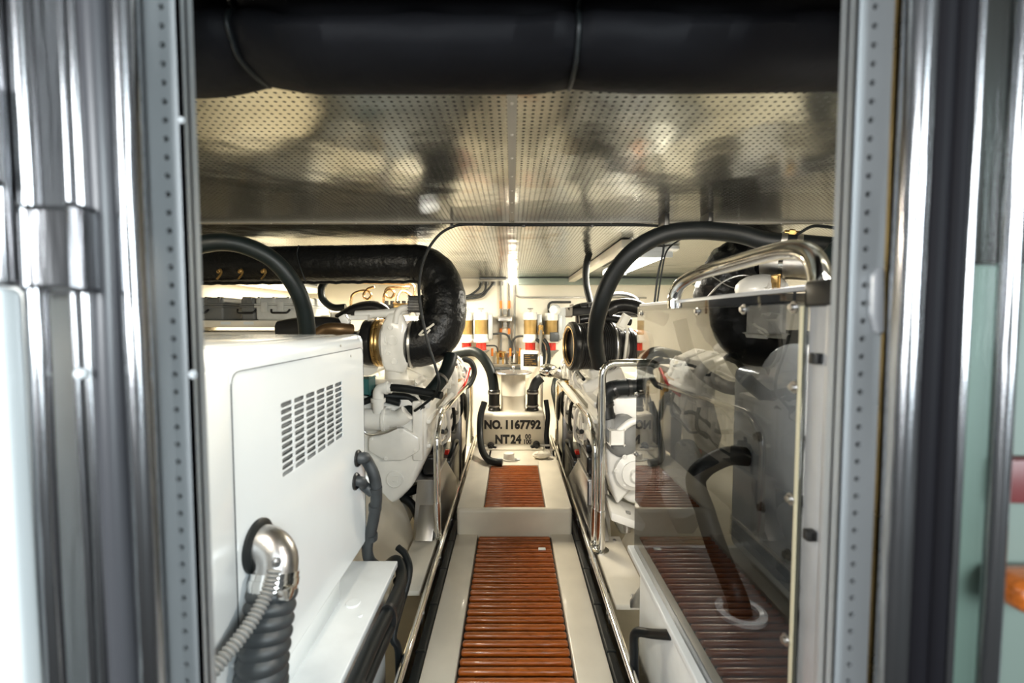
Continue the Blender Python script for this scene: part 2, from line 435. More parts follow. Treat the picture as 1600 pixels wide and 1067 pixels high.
# ------------------------------------------------------------------ white shelves both sides
bm = BM(); box(bm, (-1.6, .59, .345), (-.44, 1.68, .37), .004, 3); 
t = thing('equipment_shelf', (-1.0, 1.1, -.34), 'white painted shelf under the white louvred cabinet', 'shelf', 'white side shelves')
obj('shelf_top', bm, shelfwhite, t)
bm = BM(); box(bm, (-1.6, .59, -.34), (-.475, 1.62, .345), .004); obj('shelf_base', bm, shelfwhite, t)
for x, y in ((-.52, 1.42), (-.475, 1.36)):
    bm = BM(); lathe(bm, [(.0, .004), (.022 if x < -.5 else .006, .004), (.024 if x < -.5 else .007, 0)], (x, y, .37), seg=18); obj('plug', bm, shelfwhite, t)
t = thing('equipment_shelf', (1.0, 1.1, -.34), 'white painted shelf under the clear guard on the right', 'shelf', 'white side shelves')
bm = BM(); box(bm, (.475, .59, .345), (1.8, 1.80, .37), .004, 3); obj('shelf_top', bm, shelfwhite, t)
bm = BM(); box(bm, (.505, .59, -.34), (1.8, 1.72, .345), .004); obj('shelf_base', bm, shelfwhite, t)
bm = BM(); lathe(bm, [(.052, 0), (.075, 0), (.075, .012), (.064, .017), (.052, .012), (.052, 0)], (.72, 1.365, .3742)); obj('collar_ring', bm, white, t)
bm = BM(); box(bm, (.512, .72, .3695), (1.75, 1.77, .3745), .002); obj('shelf_darkening_sheet', bm, shelfdark, t)  # added grey sheet, darkens the lit shelf seen through the guard
# ------------------------------------------------------------------ white louvred cabinet (generator enclosure)
bx0, bx1, by0, by1, bz0, bz1 = -1.5, -.55, .60, 1.67, .46, 1.243
t = thing('louvred_cabinet', ((bx0 + bx1) / 2, (by0 + by1) / 2, .37), 'large white metal cabinet with louvred vent standing on the left shelf', 'cabinet')
th = .014
bm = BM(); box(bm, (bx0, by0, bz0), (bx1 - th - .06, by1, bz1), .035, 5)
box(bm, (bx1 - .09, by0, bz1 - .09), (bx1, by1, bz1), .034, 6)                 # rounded top shoulder
box(bm, (bx1 - .09, by1 - .06, bz0), (bx1, by1, bz1), .028, 6)                 # rounded rear corner
box(bm, (bx1 - .09, by0, bz0), (bx1 + .0015, .8685, bz1 - .040), .002); box(bm, (bx1 - .09, by0, bz0), (bx1 - .002, by1, bz0 + .02), .004)
body = obj('body', bm, white, t)
pA, pB = .868, 1.642            # side panel in Y
pz0, pz1 = bz0 + .012, bz1 - .048
vy0, vy1, vz0, vz1 = 1.049, 1.44, .918, 1.102
xf = bx1 + .002
bm = BM()
def slab(y0, y1, z0, z1, x0=bx1 - th): box(bm, (x0, y0, z0), (xf, y1, z1), 0)
slab(pA, vy0, pz0, pz1); slab(vy1, pB, pz0, pz1); slab(vy0, vy1, pz0, vz0); slab(vy0, vy1, vz1, pz1)
bmesh.ops.remove_doubles(bm, verts=bm.verts, dist=1e-5)
obj('side_panel', bm, white, t)
bm = BM(); xs = xf + .0001
bent(bm, [(xs, pA, pz0), (xs, pA, pz1), (xs, pB, pz1), (xs, pB, pz0 + .02)], .0011, .03, 6); obj('panel_seam', bm, rubbergrey, t)
# vent: 6 columns x 11 rows of rounded slots
nc, nr = 6, 11
bm = BM(); perf_plate(bm, (xf - .0005, vy0, vz0), (0, 1, 0), (0, 0, 1), nc, nr, (vy1 - vy0) / nc, (vz1 - vz0) / nr, (vy1 - vy0) / nc * .43, (vz1 - vz0) / nr * .36, 16, 5.0, .0025)
vent = obj('vent', bm, white, t)
bm = BM()
for j in range(nr):
    z = vz0 + (j + .5) * (vz1 - vz0) / nr
    prism(bm, [(xf - .011, vy0, z - .0045), (xf - .011, vy0, z - .006), (xf - .022, vy0, z + .001), (xf - .022, vy0, z + .0025)], (0, vy1 - vy0, 0))
obj('louvres', bm, grey, vent)
bm = BM(); box(bm, (bx1 - .085, vy0 - .01, vz0 - .01), (bx1 - .075, vy1 + .01, vz1 + .01)); obj('vent_backing', bm, dark, vent)
bm = BM(); box(bm, (bx0, .62, .37), (-.568, 1.44, bz0 + .01), .004); obj('plinth', bm, white, t)
# round ports
def port(p, r, name='port_grommet'):
    bm = BM(); lathe(bm, [(r * .72, .001), (r * .72, .008), (r * .85, .012), (r, .008), (r, 0)], p, (1, 0, 0), 24); return obj(name, bm, plastic, t)
p1 = WX(557, 716, bx1); p2 = WX(554, 752, bx1)
port(p1, .03); port(p2, .03)
bm = BM(); 
for (a, b) in ((524, 552), (540, 555)): 
    q = WX(a + 8, 540 if a == 524 else 556, xf); bm = BM(); lathe(bm, [(.004, 0), (.004, .002), (0, .003)], q, (1, 0, 0), 10); obj('screw', bm, steel, t)

# black hose leaving the cabinet: a looped charcoal hose
bm = BM()
tube(bm, [p1 + V(-.03, 0, 0), p1 + V(.02, 0, .0), W(572, 718, 1.60), W(585, 745, 1.61), W(588, 780, 1.62), W(582, 820, 1.64), W(574, 852, 1.66), W(578, 876, 1.72), W(596, 890, 1.76), W(610, 905, 1.76)], .021, 14)
tube(bm, [p2 + V(-.03, 0, 0), p2 + V(.02, 0, 0), W(568, 758, 1.60), W(582, 770, 1.61)], .018, 12)
for (px, py, Y) in ((587, 765, 1.612), (586, 792, 1.624), (580, 838, 1.65)):
    q = W(px, py, Y); cyl(bm, q + V(.001, -.003, .011), q + V(-.001, .003, -.011), .0235, seg=16)
single('drain_hose', bm, rubbergrey, 'charcoal hose looping out of two ports at the rear of the white cabinet', 'hose')
# exhaust elbow with clamp and corrugated hose
e0 = WX(402, 852, bx1 + .003)
t = thing('exhaust_elbow', e0 + V(.05, 0, -.2), 'polished metal elbow with ribbed black hose on the white cabinet side', 'exhaust elbow')
r0 = .043
bm = BM(); lathe(bm, [(.036, .0), (.056, .0), (.056, .006), (.046, .012)], e0, (1, 0, 0), 30); obj('flange', bm, rubber, t)
dn = V(0, -.36, -.93).normalized(); dv = Vector((.0, 0, 0))
bm = BM(); arc = [e0 + V(.002, 0, 0)] + [e0 + V(.004 + .044 * math.sin(a), 0, 0) + dn * (.044 * (1 - math.cos(a))) for a in [PI / 2 * k / 8 for k in range(9)]] + [e0 + V(.048, 0, 0) + dn * .08]
sweep(bm, arc, r0, 26); obj('elbow', bm, steel, t)
bm = BM(); c0 = e0 + V(.048, 0, 0) + dn * .050; cyl(bm, c0, c0 + dn * .045, r0 + .004, seg=30); cyl(bm, c0 + dn * .012, c0 + dn * .026, r0 + .006, seg=30)
box(bm, c0 + V(.03, -.055, -.030), c0 + V(.055, -.03, -.008), .003)
obj('clamp', bm, chrome, t)
bm = BM(); ribbed(bm, [c0 + dn * .03, c0 + dn * .12, c0 + dn * .2 + V(0, .01, 0), c0 + dn * .24 + V(0, .03, -.08), c0 + dn * .26 + V(0, .04, -.18)], r0 + .004, .005, .024, 24); obj('ribbed_hose', bm, rubbergrey, t)
bm = BM(); q = e0 + V(.052, -.03, -.012); cyl(bm, q, q + V(.014, -.018, 0), .010, seg=6); cyl(bm, q + V(.012, -.016, 0), q + V(.02, -.026, .0), .006, seg=12); obj('hex_plug', bm, steel, t)
bm = BM(); ribbed(bm, [q + V(.012, -.02, -.012), q + V(.008, -.04, -.045), q + V(-.005, -.09, -.085), q + V(-.03, -.16, -.12), q + V(-.05, -.24, -.15)], .012, .005, .008, 14)
single('flexible_conduit', bm, grey, 'thin grey ribbed conduit curling from the metal elbow past the door jamb', 'conduit')
# hoses hanging along the left shelf edge
bm = BM(); tube(bm, [W(590, 900, 1.80), (-.47, 1.76, .325), (-.425, 1.68, .305), (-.410, 1.5, .325), (-.412, 1.3, .34), (-.412, 1.1, .345), (-.412, .8, .34), (-.412, .62, .33)], .0225, 14)
single('shelf_hose', bm, rubber, 'thick black hose running along the front edge of the left shelf', 'hose', 'black hoses on the left shelf edge')
bm = BM(); tube(bm, [(-.46, 1.75, .25), (-.43, 1.68, .25), (-.405, 1.5, .275), (-.405, 1.2, .293), (-.405, .9, .293), (-.405, .62, .28)], .0185, 14)
single('shelf_hose', bm, rubber, 'second black hose strapped below the thick one on the left shelf edge', 'hose', 'black hoses on the left shelf edge')
bm = BM(); tube(bm, [(-.47, 1.80, .36), (-.43, 1.77, .34), (-.405, 1.71, .29), W(615, 990, 1.60), (-.42, 1.60, .05), (-.425, 1.60, -.335)], .0135, 12)
single('drop_hose', bm, rubber, 'thin black hose dropping to the floor beside the left shelf', 'hose')
for (y, lab) in ((1.43, 'black strap round the hose bundle at the far end of the left shelf edge'), (1.13, 'black strap round the hose bundle at the near end of the left shelf edge')):
    bm = BM(); t2 = bmesh.new(); sweep(t2, [(-.409, y - .007, .314), (-.409, y + .007, .314)], .05, 24)
    for v in t2.verts: v.co.x = -.409 + (v.co.x + .409) * .58
    merge(bm, t2); single('cable_strap', bm, plastic, lab, 'strap', 'straps on the shelf hoses')
# right shelf hose loop
bm = BM(); bent(bm, [WX(1050, 992, .51), WX(1030, 990, .51) + V(-.03, 0, .0), W(990, 985, 1.55), W(991, 1030, 1.55), W(992, 1110, 1.55)], .016, .05, 12)
single('shelf_hose', bm, rubber, 'black hose hooking out of the right shelf front and hanging down', 'hose')
bm = BM(); prism(bm, [W(1008, 908, 1.80), W(985, 940, 1.80), W(985, 950, 1.80), W(1008, 950, 1.8)], (0, .01, 0), .001)
single('steel_gusset', bm, steel, 'small steel gusset plate at the far end of the right shelf', 'bracket')
# ------------------------------------------------------------------ clear guard on the right
gx = .50
t = thing('clear_guard', (gx, 1.27, .37), 'smoked clear guard screen in an aluminium frame on the right shelf', 'guard screen')
zt = 1.352
bm = BM(); box(bm, (gx - .004, .76, .371), (gx + .004, 1.775, zt - .004), .001, 1); obj('acrylic_pane', bm, acrylic, t)
bm = BM(); box(bm, (gx + .004, .715, zt - .024), (gx + .034, 1.78, zt + .006), .003); obj('top_bar', bm, alu, t)
bm = BM(); box(bm, (gx + .004, .716, .371), (gx + .040, .762, zt - .03), .003); box(bm, (gx - .001, .7, .371), (gx + .034, .714, zt - .03), .002)
obj('corner_post', bm, alu, t)
bm = BM(); box(bm, (gx - .0045, .763, .372), (gx + .003, .774, zt - .03), .001); obj('edge_seal', bm, acrylic_edge, t)
bm = BM(); box(bm, (gx - .003, .698, zt - .032), (gx + .046, .768, zt + .012), .006, 3); obj('corner_cap', bm, plastic, t)
for (y, z) in ((.79, 1.32), (.96, 1.32), (1.2, 1.32), (1.72, 1.32), (.782, 1.18), (.782, .98), (.782, .72), (1.765, 1.0), (1.765, .76)):
    bm = BM(); lathe(bm, [(.011, 0), (.011, .002), (.006, .0025), (.006, .008), (0, .009)], (gx - .004, y, z), (-1, 0, 0), 14); obj('fixing_screw', bm, steel, t)
for z in (1.235, .94, .62):
    bm = BM(); box(bm, (gx - .012, .722, z - .009), (gx + .006, .738, z + .009), .003); obj('knob', bm, plastic, t)
# big chrome grab handle on the guard
bm = BM(); tube(bm, [W(1053, 482, 1.37), W(1054, 462, 1.37), W(1064, 444, 1.345), W(1090, 428, 1.28), W(1130, 416, 1.18), W(1190, 399, 1.02), W(1230, 390, .93), W(1258, 393, .875), W(1275, 410, .84), W(1282, 440, .815), W(1283, 462, .81)], .0195, 20)
q = W(1278, 440, .80)
single('grab_handle', bm, chrome, 'large polished stainless grab handle curving above the clear guard', 'handle')
# machinery behind the guard: pale end housing and hose
t = thing('machine_housing', (1.1, 1.3, .37), 'pale machine housing with round topped cover and dark bolts behind the clear guard', 'machine')
bm = BM(); out = []
cx_, cz_, rr = 1.28, 1.03, .20
for k in range(17):
    a = PI * k / 16; out.append((.80, cx_ + 0 + rr * math.cos(a), cz_ + rr * math.sin(a)))
out += [(.80, cx_ - .20, .72), (.80, cx_ - .1, .56), (.80, cx_ + .06, .50), (.80, cx_ + .2, .56)]
prism(bm, out, (.05, 0, 0), .014, 3); obj('end_cover', bm, white, t)
for (y, z) in ((1.18, .98), (1.2, .80), (1.26, .62), (1.40, .70), (1.43, .92)):
    bm = BM(); bolt(bm, (.80, y, z), (-1, 0, 0), .012, .016); obj('bolt', bm, rubber, t)
bm = BM(); box(bm, (.85, .95, .42), (1.7, 1.72, 1.12), .03, 3); obj('engine_block', bm, white, t)
bm = BM(); box(bm, (.9, 1.0, .371), (1.0, 1.65, .425), .005); box(bm, (1.5, 1.0, .371), (1.6, 1.65, .425), .005); obj('feet', bm, rubber, t)
bm = BM(); tube(bm, [V(.87, 1.60, .80), V(.77, 1.60, .80), W(1088, 745, 1.55), W(1102, 800, 1.5), W(1118, 850, 1.45), W(1140, 905, 1.41), V(.715, 1.375, .41), V(.72, 1.365, .372)], .034, 16)
single('drain_hose', bm, rubber, 'dark hose falling into a white collar ring behind the clear guard', 'hose')
# ================================================================== CENTRE: sea chest, number, pipes
YP = 3.95
t = thing('sea_chest', (.013, 4.1, .15), 'numbered cream box with a round tower and steel lid ending the walkway', 'sea chest')
bm = BM(); box(bm, (-.272, YP, .16), (.297, 4.30, .455), .03, 4); 
prism(bm, [(-.27, YP + .004, .185), (.295, YP + .004, .185), (.265, YP + .004, .149), (-.235, YP + .004, .149)], (0, .12, 0), .012, 3); prism(bm, [(-.25, YP - .09, .149), (.275, YP - .09, .149), (.292, YP + .05, .175), (-.268, YP + .05, .175)], (0, 0, .012), .006)
obj('chest', bm, cream, t)
bm = BM(); lathe(bm, [(.128, 0), (.118, .012), (.113, .03), (.113, .15), (.1145, .152), (.113, .154), (.113, .335), (.12, .345)], (.012, 4.12, .45), seg=36); obj('tower', bm, cream, t)
bm = BM(); lathe(bm, [(.172, 0), (.172, .008), (.168, .012), (.15, .010), (.0, .010)], (.012, 4.12, .80), seg=40)
for k in range(8): bolt(bm, (.012 + .14 * math.cos(k * PI / 4 + .2), 4.12 + .14 * math.sin(k * PI / 4 + .2), .81), (0, 0, 1), .008, .01)
lid = obj('lid', bm, steel, t)
bm = BM(); cyl(bm, (.012, 4.12, .81), (.012, 4.12, .85), .008); ball(bm, (.012, 4.12, .855), .014); obj('lid_knob', bm, steel, lid)
yf = YP - .0008
def letters(s, px, py, h, name='lettering', space=1.0, off=.0012):
    p = W(px, py, yf); M = facing(p, (1, 0, 0), (0, 0, 1)) @ Matrix.Diagonal((.86, 1, 1, 1)); bm = text_bm(s, h, .0008, M, off, 'LEFT', space); return obj(name, bm, inkblack, t)
letters('NO', 756.5, 669.5, .104, space=1.02, off=.0058); letters('.', 781.3, 669.5, .104, off=.004); letters('1167792', 788, 669.5, .104, space=1.04, off=.0058)
letters('NT', 773.5, 692.3, .104, space=1.06, off=.0058); letters('24', 798, 692.3, .104, space=1.06, off=.0058)
letters('00', 820.5, 685.4, .058, space=1.1, off=.0022); letters('100', 817.5, 693.4, .056, space=1.0, off=.0022)
p = W(818, 686.6, yf); bm = BM(); box(bm, p, W(831.5, 687.2, yf) + V(0, .001, 0)); obj('fraction_bar', bm, inkblack, t)
for (px, py, sd, lab) in ((767, 696, -1, ''), (838, 694, 1, '')):
    q = W(px, py, YP)
    bm = BM(); lathe(bm, [(.032, 0), (.032, .02), (.026, .03), (.026, .05), (.018, .055), (.018, .075)], q, (0, -1, 0), 20)
    cyl(bm, q + V(0, -.04, 0), q + V(sd * -.05, -.06, -.01), .016, seg=14); obj('drain_valve', bm, plastic, t)
    bm = BM(); cyl(bm, q + V(sd * .03, -.03, 0), q + V(sd * .12, -.035, 0), .010, seg=12); obj('valve_stem', bm, steel, t)
# white cap and rag on the platform in front
q = W(795, 727, 3.60); q.z = .15
t = thing('capped_fitting', q, 'small white round capped fitting at the foot of the numbered box', 'fitting')
bm = BM(); lathe(bm, [(.055, 0), (.055, .012), (.045, .014), (.045, .05), (.040, .058), (.0, .06)], q, seg=24); obj('cap', bm, ewhite, t)
bm = BM(); box(bm, q + V(-.10, -.02, 0), q + V(.09, .025, .01), .004); obj('base_plate', bm, white, t)
q = W(846, 729, 3.64); q.z = .15
bm = BM(); ball(bm, q + V(0, 0, .03), .06, (1.25, .7, .5), 18, 10)
for v in bm.verts: v.co += V(random.uniform(-1, 1), random.uniform(-1, 1), random.uniform(-.5, .5)) * .006; v.co.z = max(v.co.z, .1505)
single('rag', bm, creamwall, 'crumpled cream cloth on the platform beside the right foot of the numbered box', 'cloth')
bm = BM(); cyl(bm, (.335, 3.72, .151), (.335, 3.72, .19), .022, seg=18); cyl(bm, (.335, 3.72, .19), (.335, 3.72, .2), .027, seg=18)
single('deck_fitting', bm, steel, 'small round metal deck fitting right of the crumpled cream cloth', 'fitting')
# couplers + suction hoses
def coupler(x, y, label):
    t = thing('hose_coupler', (x, y, .45), label, 'coupler', 'black couplers beside the round tower')
    bm = BM(); lathe(bm, [(.058, 0), (.058, .02), (.05, .03), (.05, .15), (.055, .16), (.055, .19), (.045, .20)], (x, y, .451), seg=24); obj('sleeve', bm, plastic, t)
    for z in (.50, .62):
        bm = BM(); lathe(bm, [(.052, -.008), (.0575, -.007), (.0575, .007), (.052, .008)], (x, y, z), seg=24); obj('hose_clip', bm, steel, t)
    return t
coupler(-.165, 4.1, 'black hose coupler standing left of the round tower'); coupler(.19, 4.1, 'black hose coupler standing right of the round tower')
bm = BM(); tube(bm, [(-.165, 4.1, .63), W(771, 600, 4.12), W(766, 578, 4.15), W(752, 556, 4.2), W(735, 549, 4.25), W(700, 556, 4.3)], .047, 18)
single('suction_hose', bm, hosegreen, 'thick dark hose curving from the left coupler up behind the left engine', 'hose')
bm = BM(); tube(bm, [(.19, 4.1, .63), W(834, 606, 4.1), W(838, 597, 4.1), W(846, 590, 4.1)], .044, 18)
single('suction_hose', bm, rubbergrey, 'short dark hose from the right coupler to the shiny elbow', 'hose')
t = thing('strainer_elbow', W(858, 590, 4.1), 'shiny stainless elbow fitting with a ball shaped end right of the tower', 'elbow')
bm = BM(); c = W(857, 579, 4.1); ball(bm, c, .075, (1.25, 1, .85), 24, 14); obj('bowl', bm, chrome, t)
bm = BM(); tube(bm, [c + V(.04, 0, -.01), c + V(.12, 0, -.04), c + V(.2, .02, -.05), c + V(.3, .05, -.05)], .045, 18); obj('pipe', bm, steel, t)
bm = BM(); sweep(bm, [c + V(.15, .005, -.045), c + V(.17, .01, -.047)], .05, 20); obj('clamp', bm, chrome, t)
bm = BM(); tube(bm, [W(757, 628, 3.97), W(751, 650, 3.92), W(750, 680, 3.82), W(753, 702, 3.66), W(762, 717, 3.52), W(775, 722, 3.45), W(785, 723, 3.44)], .028, 14)
single('bilge_hose', bm, rubber, 'black hose curling down the left side of the numbered box to its foot', 'hose')
bm = BM(); tube(bm, [W(853, 625, 4.05), W(856, 650, 4.0), W(854, 680, 3.96), W(857, 712, 3.92), W(860, 735, 3.9)], .022, 12)
single('wiring_loom', bm, rubber, 'black wiring loom hanging at the right side of the numbered box', 'cable')
# ------------------------------------------------------------------ fuel filters on the back wall
def fuel_filter(px, Y, label):
    c = W(px, 545, Y); x = c.x; z0 = c.z - .10
    t = thing('fuel_filter', (x, Y, z0), label, 'fuel filter', 'amber fuel filters on the back wall')
    bm = BM(); lathe(bm, [(.02, 0), (.03, .02), (.045, .035), (.095, .075), (.10, .085)], (x, Y, z0), seg=24); obj('drain_bowl', bm, grey, t)
    bm = BM(); lathe(bm, [(.062, .085), (.062, .18)], (x, Y, z0), seg=24); obj('sight_bowl', bm, red, t)
    bm = BM(); lathe(bm, [(.09, .18), (.096, .19), (.096, .21), (.088, .22), (.085, .235), (.085, .275), (.078, .28)], (x, Y, z0), seg=28); obj('lower_head', bm, ewhite, t)
    bm = BM(); lathe(bm, [(.078, .28), (.078, .45)], (x, Y, z0), seg=28); obj('canister', bm, gold, t)
    bm = BM(); lathe(bm, [(.078, .45), (.086, .455), (.086, .52), (.08, .53), (.08, .545), (.0, .55)], (x, Y, z0), seg=28); lidp = obj('upper_head', bm, ewhite, t)
    bm = BM(); cyl(bm, (x, Y, z0 + .545), (x, Y, z0 + .585), .01); cyl(bm, (x - .035, Y, z0 + .588), (x + .035, Y, z0 + .588), .007); obj('tee_handle', bm, steel, lidp)
    bm = BM(); box(bm, (x + .085, Y - .02, z0 + .22), (x + .14, Y + .05, z0 + .52), .008); 
    for k in range(3): bolt(bm, (x + .115, Y - .02, z0 + .25 + k * .12), (0, -1, 0), .009, .008)
    box(bm, (x - .07, Y + .06, z0 + .2), (x + .13, 5.705, z0 + .5), .006); obj('bracket', bm, alumatt, t)
    return t
fuel_filter(752, 5.45, 'fuel filter with amber canister and red bowl between the lagged pipe and the wall pipes')
fuel_filter(828.5, 5.45, 'fuel filter with amber canister and red bowl right of the central wall pipes')
fuel_filter(729, 5.56, 'fuel filter half hidden behind the curved black lagged pipe')
fuel_filter(861, 5.56, 'fuel filter half hidden behind the ribbed black air cleaner')
# ------------------------------------------------------------------ wall pipework
def pipe(name, pts, r, m, label, cat, group=None, rad=.06, sm=False, seg=12):
    bm = BM()
    if sm: tube(bm, pts, r, seg)
    else: bent(bm, pts, r, rad, seg)
    return single(name, bm, m, label, cat, group)
Yw = 5.66
t = thing('fuel_manifold', W(790, 510, 5.6), 'central fuel manifold with vertical pipes and orange sleeves on the back wall', 'manifold')
for (px, a, b) in ((782.5, 440, 562), (795.5, 442, 562)):
    bm = BM(); sweep(bm, [W(px, a, Yw), W(px, b, Yw)], .013, 12); obj('riser', bm, grey, t)
    for (u, v) in ((470, 482), (513, 522), (548, 558)):
        bm = BM(); sweep(bm, [W(px, u, Yw), W(px, v, Yw)], .017, 12); obj('sleeve', bm, orange, t)
bm = BM(); box(bm, W(779, 502, 5.66), W(800, 494, 5.57), .012); obj('valve_block', bm, steel, t)
for py in (487, 507):
    bm = BM(); box(bm, W(786.5, py + 4, 5.66), W(792, py - 4, 5.59), .004); obj('valve_body', bm, grey, t)
bm = BM(); box(bm, W(770, 575, 5.69), W(816, 569, 5.56), .006); obj('drip_tray', bm, steel, t)
for px in (778, 786, 797, 811):
    bm = BM(); cyl(bm, W(px, 569, 5.62), W(px, 557, 5.62), .014, seg=12); cyl(bm, W(px, 557, 5.62), W(px, 551, 5.62), .022, seg=12); box(bm, W(px - 4, 551, 5.64), W(px + 4, 549, 5.60), .003); obj('valve', bm, brass if px != 797 else steel, t)
for px in (769, 797.5, 813):
    bm = BM(); cyl(bm, W(px, 556, 5.6), W(px, 544, 5.6), .014, seg=12); obj('sleeve', bm, orange, t)
pipe('conduit_pipe', [W(804, 442, 5.64), W(804, 560, 5.64)], .013, grey, 'tall vertical grey conduit on the back wall below the lamp', 'conduit')
bm = BM(); lathe(bm, [(.014, .1), (.03, .06), (.035, 0), (.0, 0)], W(804, 566, 5.64), seg=16); single('conduit_funnel', bm, steel, 'grey funnel shaped end fitting under the tall vertical conduit', 'fitting')
pipe('fuel_line', [W(762, 523, 5.5), W(785, 521, 5.55), W(795, 527, 5.6), W(799, 545, 5.62), W(799, 560, 5.62)], .013, rubbergrey, 'dark fuel line arching from the left visible fuel filter to the manifold', 'pipe', sm=True)
pipe('fuel_line', [W(820, 525, 5.5), W(808, 526, 5.55), W(801, 533, 5.6), W(799.5, 548, 5.63)], .013, rubbergrey, 'dark fuel line arching from the amber filter right of centre to the manifold', 'pipe', sm=True)
pipe('fuel_line', [W(760, 540, 5.5), W(775, 541, 5.55), W(778, 552, 5.62)], .010, rubbergrey, 'short thin fuel line below the red bowl of the left fuel filter', 'pipe', sm=True)
pipe('wall_conduit', [W(803, 440, 5.68), W(806, 461, 5.68), W(812, 464.5, 5.68), W(1010, 465.5, 5.68)], .010, steel, 'grey conduit bending from the lamp and running right along the back wall', 'conduit', rad=.12)
t = thing('access_hatch', W(870, 520, 5.69), 'white access hatch in a grey tube frame behind the air cleaner', 'hatch')
bm = BM(); bent(bm, [W(858, 516, 5.68), W(857, 476, 5.68), W(861, 472, 5.68), W(892, 472, 5.68)], .014, .08, 12); obj('frame', bm, rubbergrey, t)
bm = BM(); box(bm, W(861, 520, 5.70), W(884, 480, 5.66), .006); obj('panel', bm, white, t)
for (pts, lab) in (([W(752, 442, 5.66), W(747, 452, 5.64), W(730, 463, 5.62), W(700, 470, 5.6)], 'leftmost of three grey cables sagging from the back wall corner'),
                   ([W(760, 441, 5.66), W(757, 455, 5.64), W(745, 461, 5.62), W(710, 464, 5.6)], 'middle of three grey cables sagging from the back wall corner'),
                   ([W(772, 441, 5.66), W(762, 453, 5.64), W(750, 464, 5.62), W(715, 467, 5.6)], 'rightmost of three grey cables sagging from the back wall corner')):
    pipe('sagging_cable', pts, .014, rubbergrey, lab, 'cable', 'sagging cables on the back wall', sm=True)
bm = BM()
for px in (751, 760, 771, 783): cyl(bm, W(px, 446, 5.68), W(px, 440, 5.68), .026, .03, seg=14)
box(bm, W(750, 437, 5.69), W(790, 435, 5.62), .004)
single('cable_gland_bar', bm, grey, 'row of grey cable glands at the top of the back wall left of the lamp', 'cable glands')
t = thing('bulkhead_lamp', W(801, 440, 5.6), 'small lit lamp at the top centre of the back wall', 'lamp')
bm = BM(); lathe(bm, [(.055, .06), (.055, 0), (.04, -.03), (.0, -.04)], W(801, 440, 5.6), seg=20); obj('lens', bm, bulbmat, t)
bm = BM(); lathe(bm, [(.06, .05), (.064, .06), (.064, .085), (.0, .085)], W(801, 440, 5.6), seg=20); obj('lamp_base', bm, steel, t)
q = W(830, 562, 5.2)
t = thing('junction_box', (q.x, 5.2, q.z - .2), 'cream box with a black data plate below the red bowl right of centre', 'box')
bm = BM(); box(bm, (q.x - .12, 5.18, q.z - .22), (q.x + .10, 5.5, q.z + .10), .01); obj('case', bm, creamwall, t)
bm = BM(); box(bm, W(818, 572, 5.179), W(840, 553, 5.176), .001, 1); dp = obj('data_plate', bm, plastic, t)
bm = BM()
for k in range(6):
    z = W(820, 555 + k * 3, 5.174); w = [14, 9, 16, 12, 17, 10][k]; box(bm, W(820, 556.0 + k * 2.9, 5.1755), W(820 + w, 555.0 + k * 2.9, 5.1745))
box(bm, W(831, 570, 5.1755), W(838, 567, 5.1745)); obj('plate_print', bm, brass, dp)
pipe('cross_pipe', [W(765, 576, 5.4), W(835, 577, 5.4)], .022, rubbergrey, 'dark horizontal pipe crossing low on the back wall behind the steel lid', 'pipe')
pipe('right_riser', [V(.32, 4.9, -.34), W(846, 640, 4.9), W(846, 560, 5.0), W(845, 545, 5.2), W(845, 505, 5.4)], .018, steel, 'upright steel pipe with a valve right of the data plate', 'pipe', sm=True)
bm = BM(); cyl(bm, W(845, 522, 5.36), W(845, 508, 5.36), .03, seg=14); cyl(bm, W(840, 520, 5.36), W(850, 520, 5.36), .02, seg=12); single('isolating_valve', bm, brass, 'brass valve on the upright steel pipe right of the amber filter', 'valve')
for (a, b, lab) in ((838, 850, 'black hose drooping from the upright pipe toward the shiny elbow'), (850, 858, 'black hose bowing out right of the upright steel pipe')):
    pipe('droop_hose', [W(a, 530, 5.3), W(b - 2, 540, 5.25), W(b, 560, 5.1), W(b - 5, 585, 4.9)], .020, rubber, lab, 'hose', sm=True)
q = W(866, 527, 5.3); bm = BM(); box(bm, q - V(.05, .05, .05), q + V(.05, .05, .06), .01); box(bm, (q.x + .04, 5.3, q.z - .03), (q.x + .06, 5.70, q.z + .03), .004)
single('control_box', bm, rubbergrey, 'small dark square box beside the air cleaner on the back wall', 'box')

